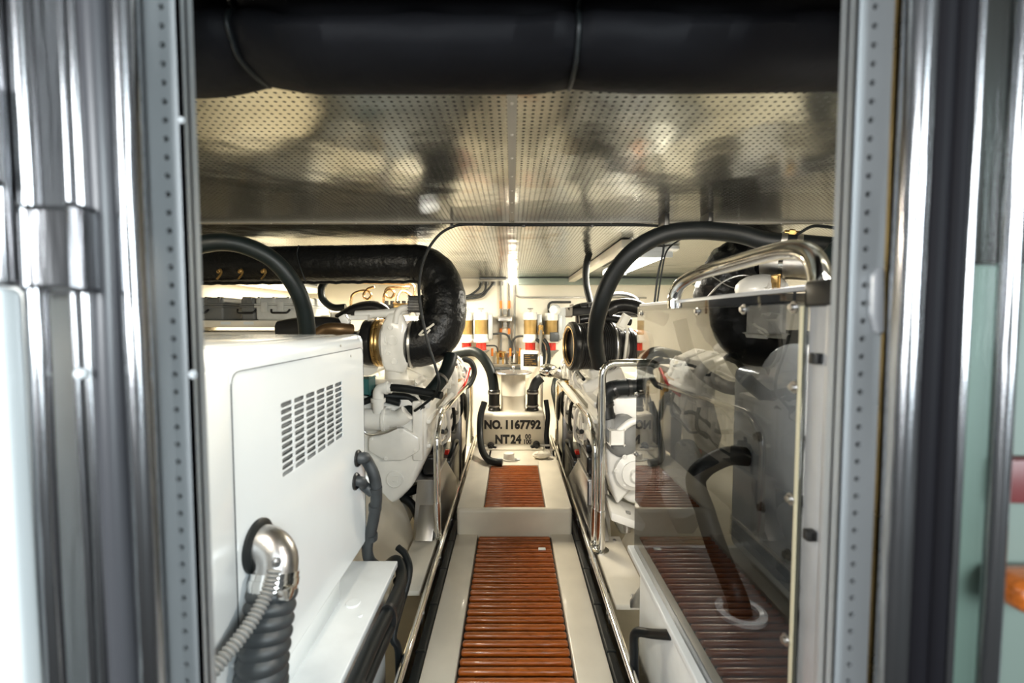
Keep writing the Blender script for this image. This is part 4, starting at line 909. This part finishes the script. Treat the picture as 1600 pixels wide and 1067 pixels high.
bm = BM(); lathe(bm, [(.10, 0), (.10, .03), (.07, .05), (.07, .06), (.03, .06), (.03, .10), (0, .10)], W(988, 735, 2.41), (0, -1, 0), 24); 
for k in range(6): bolt(bm, W(988, 735, 2.38) + V(.085 * math.cos(k * PI / 3), 0, .085 * math.sin(k * PI / 3)), (0, -1, 0), .01, .012)
obj('round_boss', bm, ewhite, t)
bm = BM(); box(bm, W(950, 690, 2.40), W(975, 672, 2.34), .01); tube(bm, [W(965, 676, 2.36), W(985, 660, 2.36), W(1005, 655, 2.36)], .02, 12); obj('lug', bm, ewhite, t)
t = thing('drip_pan', W(965, 785, 2.43), 'white shallow tray below the right engine casting', 'tray')
bm = BM(); prism(bm, [W(945, 770, 2.6), W(1000, 790, 2.6), W(1010, 820, 2.36), W(955, 800, 2.36)], (0, 0, -.05), .01); obj('tray', bm, ewhite, t)
bm = BM(); cyl(bm, W(980, 800, 2.43), W(980, 830, 2.43), .02, seg=12); obj('stub', bm, steel, t)
for i, (pts, r, lab) in enumerate((([W(948, 486, 3.0), W(965, 478, 3.0), W(990, 478, 2.95), W(1015, 490, 2.9), W(1040, 500, 2.9)], .045, 'thick black pipe bowed over the air cleaner beside the clear guard'),
                   ([W(890, 488, 3.5), W(910, 480, 3.5), W(940, 480, 3.5), W(965, 488, 3.5)], .035, 'black pipe arching behind the air cleaner top'),
                   ([W(905, 499, 3.02), W(925, 497, 3.02), W(955, 498, 3.04), W(985, 503, 3.06)], .028, 'black pipe lying directly on top of the air cleaner'),
                   ([W(940, 475, 3.8), W(952, 462, 3.8), W(975, 460, 3.8), W(995, 468, 3.75), W(1000, 486, 3.6)], .020, 'slim black pipe curving highest behind the air cleaner'))):
    pipe('intake_pipe', pts, r, plastic, lab, 'pipe', sm=True, seg=16)
bm = BM(); box(bm, W(884, 494, 3.7), W(1000, 480, 3.3), .01); 
for k in range(7): box(bm, W(890 + k * 12, 481, 3.6), W(896 + k * 12, 475, 3.4), .004)
box(bm, W(900, 492, 3.6), V(.56, 3.52, .93), .004)
single('engine_top_rack', bm, plastic, 'dark ribbed rack on top of the right engine behind the air cleaner', 'rack')
bm = BM(); lathe(bm, [(.0, 0), (.066, 0), (.066, .05), (.052, .075), (.0, .075)], W(868, 484, 5.55), (-.5, -1, 0), 20); cyl(bm, W(868, 484, 5.55), W(868, 484, 5.665), .025)
single('white_sensor', bm, white, 'round white cap sticking out by the grey tube frame left of the air cleaner', 'cap')
bm = BM(); R = Matrix.Rotation(.5, 4, 'Y'); q = W(974, 502, 2.8); box(bm, q - V(.02, .02, .04), q + V(.02, .02, .04), .005, 2, R); box(bm, q - V(.028, .01, .055), q + V(.028, .02, .046), .003, 2, R); tube(bm, [q, q + V(.03, .02, -.06), q + V(.04, .1, -.2), q + V(.05, .2, -.3)], .010, 10)
single('cable_connector', bm, creamwall, 'pale square cable connector tilted behind the air cleaner beside the guard', 'connector')
# engine top clutter, left: copper curls, black manifold hoses
for i, (pts, lab) in enumerate((([W(548, 480, 4.0), W(550, 462, 4.0), W(562, 455, 4.0), W(575, 455, 4.0), W(580, 462, 4.0), W(574, 468, 4.0), W(568, 462, 4.0), W(574, 452, 4.0), W(585, 448, 4.0)], 'copper pipe curled into a loop on the back wall, leftmost'),
                   ([W(600, 478, 4.1), W(600, 462, 4.1), W(607, 453, 4.1), W(616, 457, 4.1), W(611, 466, 4.1), W(602, 460, 4.1), W(606, 450, 4.1), W(622, 449, 4.1), W(640, 449, 4.1)], 'copper pipe curled into a loop on the back wall, middle one'),
                   ([W(619, 480, 3.95), W(621, 464, 4.1), W(628, 455, 4.2), W(640, 460, 4.2), W(646, 470, 4.2), W(648, 480, 4.2)], 'copper pipe bowed behind the lagged U bend, rightmost'))):
    pipe('copper_pipe', pts, .012, copper, lab, 'pipe', 'curled copper pipes', sm=True, seg=10)
pipe('copper_rail', [W(548, 441, 4.6), W(648, 444, 4.6), W(648, 490, 4.6)], .012, copper, 'straight copper pipe running under the lagged pipe and turning down', 'pipe', rad=.05)
pipe('loop_hose', [W(508, 440, 3.6), W(502, 452, 3.6), W(505, 468, 3.6), W(520, 480, 3.6), W(540, 480, 3.6)], .028, hosegreen, 'dark hose making a half loop below the lagged pipe', 'hose', sm=True)
pipe('intake_hose', [W(530, 500, 3.4), W(555, 485, 3.4), W(580, 480, 3.4), W(598, 486, 3.4), W(606, 505, 3.4), W(610, 530, 3.4), W(612, 610, 3.4)], .05, plastic, 'fat black intake pipe humped between the hose arch and the turbocharger', 'pipe', sm=True, seg=18)
pipe('intake_hose', [W(440, 520, 2.7), W(470, 515, 2.7), W(510, 514, 2.7), W(545, 518, 2.75)], .075, plastic, 'wide black intake duct behind the top edge of the white cabinet', 'duct', sm=True, seg=20)
pipe('clamp_pipe', [W(498, 522, 2.55), W(510, 515, 2.55), W(528, 514, 2.55), W(550, 516, 2.6)], .036, bronze, 'short brownish metal pipe above the rear corner of the white cabinet', 'pipe', sm=True, seg=18)
bm = BM(); R = Matrix.Rotation(-.5, 4, 'Y'); q = W(539, 500, 2.6); box(bm, q - V(.022, .02, .03), q + V(.022, .02, .03), .006, 2, R); cyl(bm, q, q + V(.03, 0, -.07), .012)
single('white_plug', bm, ewhite, 'small white plug connector tilted above the white cabinet corner', 'connector')
t = thing('header_tank', W(560, 480, 3.9), 'pale header tank and rail clutter on top of the left engine', 'tank')
bm = BM(); box(bm, W(545, 500, 4.1), W(600, 488, 3.7), .02, 3); box(bm, W(600, 492, 4.1), W(640, 484, 3.9), .015); obj('tank', bm, ewhite, t)
bm = BM(); box(bm, W(560, 488, 3.9), W(580, 484, 3.8), .006); tube(bm, [W(545, 490, 3.8), W(565, 483, 3.8), W(590, 486, 3.8)], .02, 12); box(bm, W(620, 483, 3.9), W(650, 474, 3.8), .01); obj('brass_fittings', bm, brass, t)
bm = BM(); box(bm, W(600, 484, 4.0), W(650, 476, 3.9), .006); 
for k in range(5): cyl(bm, W(604 + k * 9, 476, 3.95), W(604 + k * 9, 470, 3.95), .018, seg=10)
obj('injector_rack', bm, plastic, t)
# hose arch on the left
pipe('overhead_hose', [V(-2.59, 1.85, 1.5), V(-2.0, 1.87, 1.53), W(240, 400, 1.9), W(300, 385, 1.92), W(345, 378, 1.95), W(385, 385, 2.0), W(425, 405, 2.05), W(455, 438, 2.1), W(473, 475, 2.15), W(480, 520, 2.2), W(480, 575, 2.25), W(482, 700, 2.3), V(-1.04, 2.3, -.34)], .039, hosegreen, 'dark hose arching in front of the lagged pipe down behind the white cabinet', 'hose', sm=True, seg=18)
# ------------------------------------------------------------------ left store shelf with cases
t = thing('storage_shelf', (-2.1, 3.65, 1.15), 'cream two tier storage shelf along the left wall', 'shelf')
bm = BM(); box(bm, (-2.6, 3.38, 1.235), (-1.50, 3.95, 1.288), .004); obj('upper_board', bm, cream, t)
bm = BM(); box(bm, (-2.6, 3.38, 1.05), (-1.56, 3.95, 1.20), .006); obj('drawer_front', bm, creamwall, t)
bm = BM(); box(bm, (-2.59, 3.42, -.34), (-2.54, 3.9, 1.05)); box(bm, (-1.64, 3.42, -.34), (-1.59, 3.9, 1.05)); obj('uprights', bm, creamwall, t)
bm = BM()
for px in (352, 388, 440): box(bm, W(px - 7, 507, 3.379), W(px + 8, 502.5, 3.377))
obj('shelf_tags', bm, white, t)
def case(x0, x1, y0, y1, m, label, latch):
    t = thing('hard_case', ((x0 + x1) / 2, (y0 + y1) / 2, 1.288), label, 'case', 'hard cases on the storage shelf')
    bm = BM(); box(bm, (x0, y0, 1.288), (x1, y1, 1.40), .02, 3); box(bm, (x0 - .006, y0 - .006, 1.385), (x1 + .006, y1, 1.40), .004); obj('lower_shell', bm, m, t)
    bm = BM(); box(bm, (x0, y0, 1.402), (x1, y1, 1.463), .02, 3); box(bm, (x0 - .006, y0 - .006, 1.402), (x1 + .006, y1, 1.415), .004)
    for k in range(4): box(bm, (x0 + .03 + k * (x1 - x0 - .06) / 3 - .01, y0 - .004, 1.42), (x0 + .03 + k * (x1 - x0 - .06) / 3 + .01, y0 + .05, 1.467), .003)
    obj('lid', bm, m, t)
    for k in range(latch):
        xx = x0 + (x1 - x0) * (k + .6) / (latch + .2); bm = BM(); box(bm, (xx - .025, y0 - .016, 1.35), (xx + .025, y0 - .004, 1.43), .005); obj('latch', bm, m, t)
    bm = BM(); bent(bm, [((x0 + x1) / 2 - .07, y0 - .01, 1.37), ((x0 + x1) / 2 - .06, y0 - .03, 1.345), ((x0 + x1) / 2 + .06, y0 - .03, 1.345), ((x0 + x1) / 2 + .07, y0 - .01, 1.37)], .008, .02, 10); obj('carry_handle', bm, plastic, t)
case(-2.55, -2.20, 3.42, 3.80, darkcase, 'dark grey hard case at the left end of the storage shelf', 1)
case(-2.08, -1.97, 3.44, 3.86, darkcase, 'narrow dark case standing between the two others on the storage shelf', 0)
case(-1.955, -1.56, 3.42, 3.84, greycase, 'pale grey hard case with latches at the right end of the storage shelf', 3)
# ------------------------------------------------------------------ lamps
def lamp(x0, x1, y0, y1, z, label, power, col):
    t = thing('strip_light', ((x0 + x1) / 2, (y0 + y1) / 2, z - .08), label, 'ceiling light', 'fluorescent strip lights')
    bm = BM(); box(bm, (x0, y0, z - .03), (x1, y1, z), .004); 
    for y in (y0, y1 - .02): box(bm, (x0, y, z - .075), (x1, y + .02, z - .028), .004)
    obj('housing', bm, white, t)
    bm = BM(); xs = [(x0 + .012), x0 + .03, x1 - .03, x1 - .012]; zs = [z - .032, z - .068, z - .068, z - .032]
    prism(bm, [(x, y0 + .021, zz) for x, zz in zip(xs, zs)], (0, y1 - y0 - .042, 0), .006, 2); obj('diffuser', bm, lampwhite if power > 30 else dimdiff, t)
    if z < ZC - .05:
        bm = BM(); box(bm, (x0, y0 + .1, z - .002), (x1, y0 + .15, ZC)); box(bm, (x0, y1 - .2, z - .002), (x1, y1 - .15, ZC)); obj('hanging_bracket', bm, white, t)
    L = bpy.data.lights.new('strip_lamp', 'AREA'); L.shape = 'RECTANGLE'; L.size = (x1 - x0) * .8; L.size_y = (y1 - y0) * .95; L.energy = power; L.color = col
    o = bpy.data.objects.new('strip_lamp', L); COL.objects.link(o); o.location = ((x0 + x1) / 2, (y0 + y1) / 2, z - .072)
    return t
lamp(.90, 1.14, 3.2, 4.5, ZC - .001, 'lit strip light on the ceiling right of the arching hose', 85, (1, .93, .78))
lamp(-1.02, -.78, 3.7, 5.0, ZC - .001, 'lit strip light on the ceiling behind the lagged U bend', 95, (1, .88, .66))
lamp(-2.5, -2.2, 3.9, 5.3, ZC - .14, 'pale strip light high over the storage shelf at the left', 14, (1, .84, .6))
bm = BM(); box(bm, (.70, 2.9, ZC - .055), (.78, 5.59, ZC - .001), .006); single('cable_tray', bm, cream, 'long cream cable tray on the ceiling left of the lit strip light', 'cable tray')
bm = BM(); box(bm, W(975, 400, 3.4), W(1010, 390, 3.1), .01); single('ballast_box', bm, greygreen, 'grey green box on the ceiling in front of the lit strip light', 'box')
bm = BM(); q = W(1050, 405, 3.2); lathe(bm, [(.05, 0), (.05, .02), (.03, .035), (.0, .035)], (q.x, q.y, ZC - .001), (0, 0, -1), 20); single('smoke_sensor', bm, white, 'round sensor on the ceiling between hanging cables and strip light', 'sensor')
# ------------------------------------------------------------------ handrails
def rail_thing(loc, label): return thing('handrail', loc, label, 'handrail', 'polished walkway handrails')
def hr(label, near, far, lean=0):
    t = rail_thing((near[0], near[1], .05), label)
    bm = BM(); bent(bm, [(near[0], near[1], .05), (near[0] - lean * .0, near[1], near[2] - .10), (near[0], near[1] + .16, near[2]), (far[0], far[1] - .05, far[2]), (far[0], far[1], far[2] - .05), (far[0], far[1], .1)], .019, .09, 18); obj('rail_tube', bm, chrome, t)
    bm = BM(); cyl(bm, (near[0], near[1], .05), (near[0], near[1], .26), .0215, seg=20); lathe(bm, [(.04, 0), (.04, .006), (.03, .010), (.022, .012)], (near[0], near[1], .05), seg=20); obj('post_sleeve', bm, chrome, t)
    bm = BM(); cyl(bm, (far[0], far[1], .0), (far[0], far[1], .15), .0215, seg=18); obj('far_sleeve', bm, chrome, t)
    return t
a = W(682, 660, 2.5); b = W(736, 594, 4.65)
hr('chrome handrail on the left of the walkway, in front of the left engine', (a.x, 2.5, .74), (-.425, 4.65, b.z))
a = W(931, 672, 2.42); b = W(871, 595, 4.55)
hr('low slanting chrome handrail on the right of the walkway', (a.x, 2.42, .72), (.463, 4.55, b.z))
t = rail_thing((.475, 2.36, .05), 'tall chrome hoop rail standing right of the walkway before the air cleaner')
bm = BM(); bent(bm, [(.478, 2.36, .05), (.478, 2.36, 1.065), (.80, 2.40, 1.065), (.80, 2.40, .3)], .0205, .08, 18); obj('rail_tube', bm, chrome, t)
bm = BM(); cyl(bm, (.478, 2.36, .05), (.478, 2.36, .27), .0245, seg=20); lathe(bm, [(.045, 0), (.045, .006), (.03, .012)], (.478, 2.36, .05), seg=20); obj('post_sleeve', bm, chrome, t)
# ================================================================== DOORWAY
# black padded header roll
def zb(px):
    if px < 405: u = (px - 300) / 105; y = 150 - 20 * max(0, u) ** 1.6
    elif px < 893: u = (px - 405) / 488; y = 131 + 13 * min(1, u / .16) ** .8 * 1.0 - 9 * max(0, (u - .86) / .14) ** 1.4
    else: u = (px - 893) / 450; y = 135 + 8 * min(1, u / .25) ** .7 - 4 * max(0, (u - .5) / .5)
    return W(px, y, .735).z
rows = []
pxs = list(range(240, 1420, 8)) + [405, 893]; pxs = sorted(set(pxs))
for px in pxs:
    z = zb(px); X_ = (px - 800) / F * .70
    pinch = max(math.exp(-((px - 405) / 16) ** 2), math.exp(-((px - 893) / 14) ** 2)); sg = -(.012 * pinch)
    w = .003 * math.sin(px * .021) + .002 * math.sin(px * .057 + 1)
    f = [(.80, 1.805), (.79, z + .06), (.775, z + .016), (.75, z + .003), (.71, z), (.672, z + .004), (.645 - sg, z + .018), (.632 - sg + w, z + .038), (.640 - sg, z + .058), (.652 - sg, z + .066 + w), (.640 - sg, z + .074), (.624 - sg + w, z + .10), (.612 - sg, z + .16), (.604 - sg, 1.805)]
    rows.append([V(X_, y, min(q, 1.806)) for y, q in f])
t = thing('padded_header', (0, .7, 1.55), 'black padded vinyl roll hanging across the top of the doorway', 'padding')
bm = BM(); g = grid_surf(bm, rows)
bm.faces.new([v for v in g[0]]); bm.faces.new([v for v in g[-1]][::-1])
bmesh.ops.recalc_face_normals(bm, faces=bm.faces)
obj('roll', bm, vinyl, t, 60)
for px in (405, 893):
    r = rows[min(range(len(pxs)), key=lambda i: abs(pxs[i] - px))]
    bm = BM(); sweep(bm, spline([p + V(0, -.003, -.002) for p in r[3:]], 4), .0032, 8); obj('seam_piping', bm, rubber, t)
# pierced aluminium jamb strips
def strip(x0, x1, ret, label, sgn):
    t = thing('jamb_strip', ((x0 + x1) / 2, .49, .8), label, 'door jamb strip', 'pierced jamb strips')
    bm = BM(); n = 49; cv = .0195; hx = (x0 + x1) / 2
    z0 = .80; z1 = z0 + n * cv; hw = .008
    perf_plate(bm, (hx - hw, .49, z0), (1, 0, 0), (0, 0, 1), 1, n, hw * 2, cv, .0033, .0033, 16, 2.0, .004)
    bmesh.ops.remove_doubles(bm, verts=bm.verts, dist=1e-5)
    box(bm, (x0, .49, z0), (hx - hw, .494, z1)); box(bm, (hx + hw, .49, z0), (x1, .494, z1))
    box(bm, (min(ret, ret + sgn * .003), .49, z0), (max(ret, ret + sgn * .003), .513, z1))
    obj('strip', bm, alumatt, t)
    bm = BM(); box(bm, (x0, .500, z0), (x1, .504, z1)); obj('backing', bm, dark, t)
    return t
ts = strip(-.389, -.353, -.353, 'grey aluminium jamb strip pierced with a row of holes, left of the doorway', -1)
bm = BM(); bolt(bm, W(284, 188, .489), (0, -1, 0), .0025, .002); bolt(bm, W(302, 585, .4895), (0, -1, 0), .0035, .003); obj('screw', bm, alumatt, ts)
ts = strip(.364, .404, .364, 'grey aluminium jamb strip pierced with a row of holes, right of the doorway', 1)
bm = BM(); box(bm, (.4045, .488, .8), (.413, .5, 1.75), .002); obj('brass_edge', bm, brass, ts, label='brass coloured edge bead')
bm = BM(); prism(bm, [W(1356, 430, .4885), W(1366, 418, .4885), W(1374, 420, .4885), W(1374, 520, .4885), W(1362, 522, .4885), W(1354, 490, .4885)], (0, -.008, 0), .003); obj('strike_plate', bm, alu, ts)
bm = BM(); box(bm, (-.48, .515, -.4), (-.40, .529, ZC)); box(bm, (.42, .515, -.4), (.50, .529, ZC)); struct('trim_3', bm, alumatt)
def post(bm, x, y, r, z0=.7, z1=1.85, wob=0.0, seed=0, seg=28, sq=1.0):
    rows = []
    for i in range(60):
        z = z0 + (z1 - z0) * i / 59; d = wob * math.sin(z * 7 + seed) + wob * .6 * math.sin(z * 15 + seed * 2)
        rows.append([V(x + d + r * math.cos(2 * PI * k / seg), y + sq * r * math.sin(2 * PI * k / seg), z) for k in range(seg)])
    grid_surf(bm, rows, True)
# left: edge of the polished sliding door
t = thing('sliding_door', (-.43, .45, .7), 'polished stainless sliding door edge with white panel at the far left', 'door', 'polished doors either side')
bm = BM(); post(bm, -.3805, .455, .0118, wob=.0006, seed=1); obj('chrome_bead', bm, ripple, t)
bm = BM(); post(bm, -.4095, .457, .0140, wob=.0008, seed=3); obj('rubber_seal', bm, mat('grey_seal_rubber', (.045, .045, .05), .35), t)
bm = BM(); box(bm, (-.49, .466, .7), (-.395, .474, 1.85)); box(bm, (-.398, .46, .7), (-.3915, .472, 1.85)); obj('recess_plate', bm, ripple, t)
bm = BM(); post(bm, -.4275, .452, .0052, wob=.0006, seed=5); post(bm, -.4395, .452, .0038, wob=.0004, seed=2); obj('inner_beads', bm, ripple, t)
bm = BM(); box(bm, W(74, 452, .44) + V(0, 0, 0), W(142, 330, .44) + V(0, -.02, 0), .004, 3); obj('latch_housing', bm, ripple, t)
bm = BM(); ball(bm, W(127, 584, .436), .006, (1, 1, .9)); cyl(bm, W(127, 584, .436), W(127, 584, .466), .003); obj('latch_knob', bm, white, t)
bm = BM(); post(bm, -.4555, .43, .0085, wob=.0006, seed=4); obj('outer_bead', bm, ripple, t)
bm = BM(); box(bm, (-.56, .415, 1.33), (-.4665, .44, 1.85), .006, 3); box(bm, (-.56, .405, 1.42), (-.458, .414, 1.515), .006, 3); obj('upper_cover', bm, ripple, t)
bm = BM(); box(bm, (-.60, .40, .7), (-.4585, .425, 1.3285), .008, 4); obj('white_panel', bm, white, t)
# right
t = thing('sliding_door', (.45, .45, .7), 'polished stainless sliding door with black seals and glass pane at the far right', 'door', 'polished doors either side')
bm = BM(); post(bm, .3975, .452, .0135, wob=.0005, seed=2); obj('chrome_bead', bm, ripple, t)
bm = BM(); post(bm, .4225, .455, .0112, seed=1); post(bm, .4425, .455, .0100, seed=1); obj('rubber_seal', bm, gasket, t)
bm = BM(); post(bm, .4570, .452, .0045, wob=.0002, seed=2); post(bm, .4945, .448, .0088, wob=.0004, seed=6); obj('glazing_bead', bm, ripple, t)
bm = BM(); box(bm, (.4605, .452, .7), (.487, .456, 1.85)); obj('glass_pane', bm, clearglass, t)
bm = BM(); box(bm, (.44, .505, .7), (.75, .513, 1.36), .002); struct('trim_4', bm, palegreen)
bm = BM(); box(bm, (.44, .505, 1.362), (.75, .513, 1.80), .002); struct('trim_5', bm, darkpanel)  # panel added only to darken the wall below the header
t = thing('teak_ledge', (.62, .49, .98), 'rounded varnished teak ledge with a maroon padded panel at the far right edge', 'ledge')
bm = BM(); box(bm, (.535, .45, .985), (.75, .5052, 1.022), .016, 4); obj('ledge_top', bm, teak, t)
bm = BM(); box(bm, (.548, .485, 1.095), (.75, .5055, 1.145), .004); obj('padded_panel', bm, mat('maroon_leather', (.10, .02, .02), .45), t, label='maroon padded panel')
# ================================================================== LIGHT
def area(name, loc, target, sx, sy, e, col):
    L = bpy.data.lights.new(name, 'AREA'); L.shape = 'RECTANGLE'; L.size = sx; L.size_y = sy; L.energy = e; L.color = col
    o = bpy.data.objects.new(name, L); COL.objects.link(o); o.location = loc
    o.rotation_euler = (Vector(target) - Vector(loc)).to_track_quat('-Z', 'Y').to_euler(); return o
area('unseen_daylight', (1.25, -1.5, 1.65), (-.4, 1.0, .95), 1.1, 1.1, 95, (.84, .95, 1.0))
area('unseen_daylight', (-.9, -1.1, 1.6), (.5, .8, .9), .7, .9, 55, (.92, .97, 1.0))  # added fill from behind the camera, brightens the guard post
for x in (-1.15, 1.15): area('engine_fill_light', (x, .62, 1.62), (x * .75, 3.0, .75), .9, .12, 12, (1, .90, .72))  # unseen fills added on the front wall to light the engine faces
area('jamb_fill_light', (-.50, .61, 1.48), (.1, 2.0, 0), .06, .3, 10, (1, .90, .74)); area('jamb_fill_light', (.60, .61, 1.42), (.72, 1.6, .6), .06, .3, 34, (1, .94, .86))  # unseen fills added behind the jambs for the near floor and guard interior
pl = bpy.data.lights.new('bulkhead_bulb', 'POINT'); pl.energy = 3; pl.color = (1, .88, .68); pl.shadow_soft_size = .05
o = bpy.data.objects.new('bulkhead_bulb', pl); COL.objects.link(o); o.location = W(801, 452, 5.45)
w = bpy.data.worlds.new('cabin_daylight'); scene.world = w; w.use_nodes = True
nt = w.node_tree; bg = nt.nodes['Background']; tc = nt.nodes.new('ShaderNodeTexCoord'); sp = nt.nodes.new('ShaderNodeSeparateXYZ'); rp = nt.nodes.new('ShaderNodeValToRGB')
nt.links.new(tc.outputs['Generated'], sp.inputs[0])
mp = nt.nodes.new('ShaderNodeMapRange'); mp.inputs['From Min'].default_value = -1; mp.inputs['From Max'].default_value = 1; nt.links.new(sp.outputs['Z'], mp.inputs['Value']); nt.links.new(mp.outputs[0], rp.inputs[0])
rp.color_ramp.elements[0].color = (.10, .10, .10, 1); rp.color_ramp.elements[1].color = (.55, .60, .62, 1); nt.links.new(rp.outputs[0], bg.inputs[0]); bg.inputs[1].default_value = .35
# ================================================================== CAMERA
cd = bpy.data.cameras.new('camera'); cam = bpy.data.objects.new('camera', cd); COL.objects.link(cam)
cam.location = CAM; cam.rotation_euler = (PI / 2 - PITCH, 0, 0)
cd.sensor_width = 36; cd.lens = 36 * F / 1600; cd.clip_start = .02
cd.dof.use_dof = True; cd.dof.focus_distance = 3.2; cd.dof.aperture_fstop = 2.6
scene.camera = cam
vs = scene.view_settings; vs.view_transform = 'Standard'; vs.look = 'None'; vs.gamma = 1; vs.use_curve_mapping = False; vs.exposure = 0
scene.cycles.max_bounces = 10; scene.cycles.transparent_max_bounces = 16; scene.cycles.caustics_reflective = False; scene.cycles.sample_clamp_indirect = 6
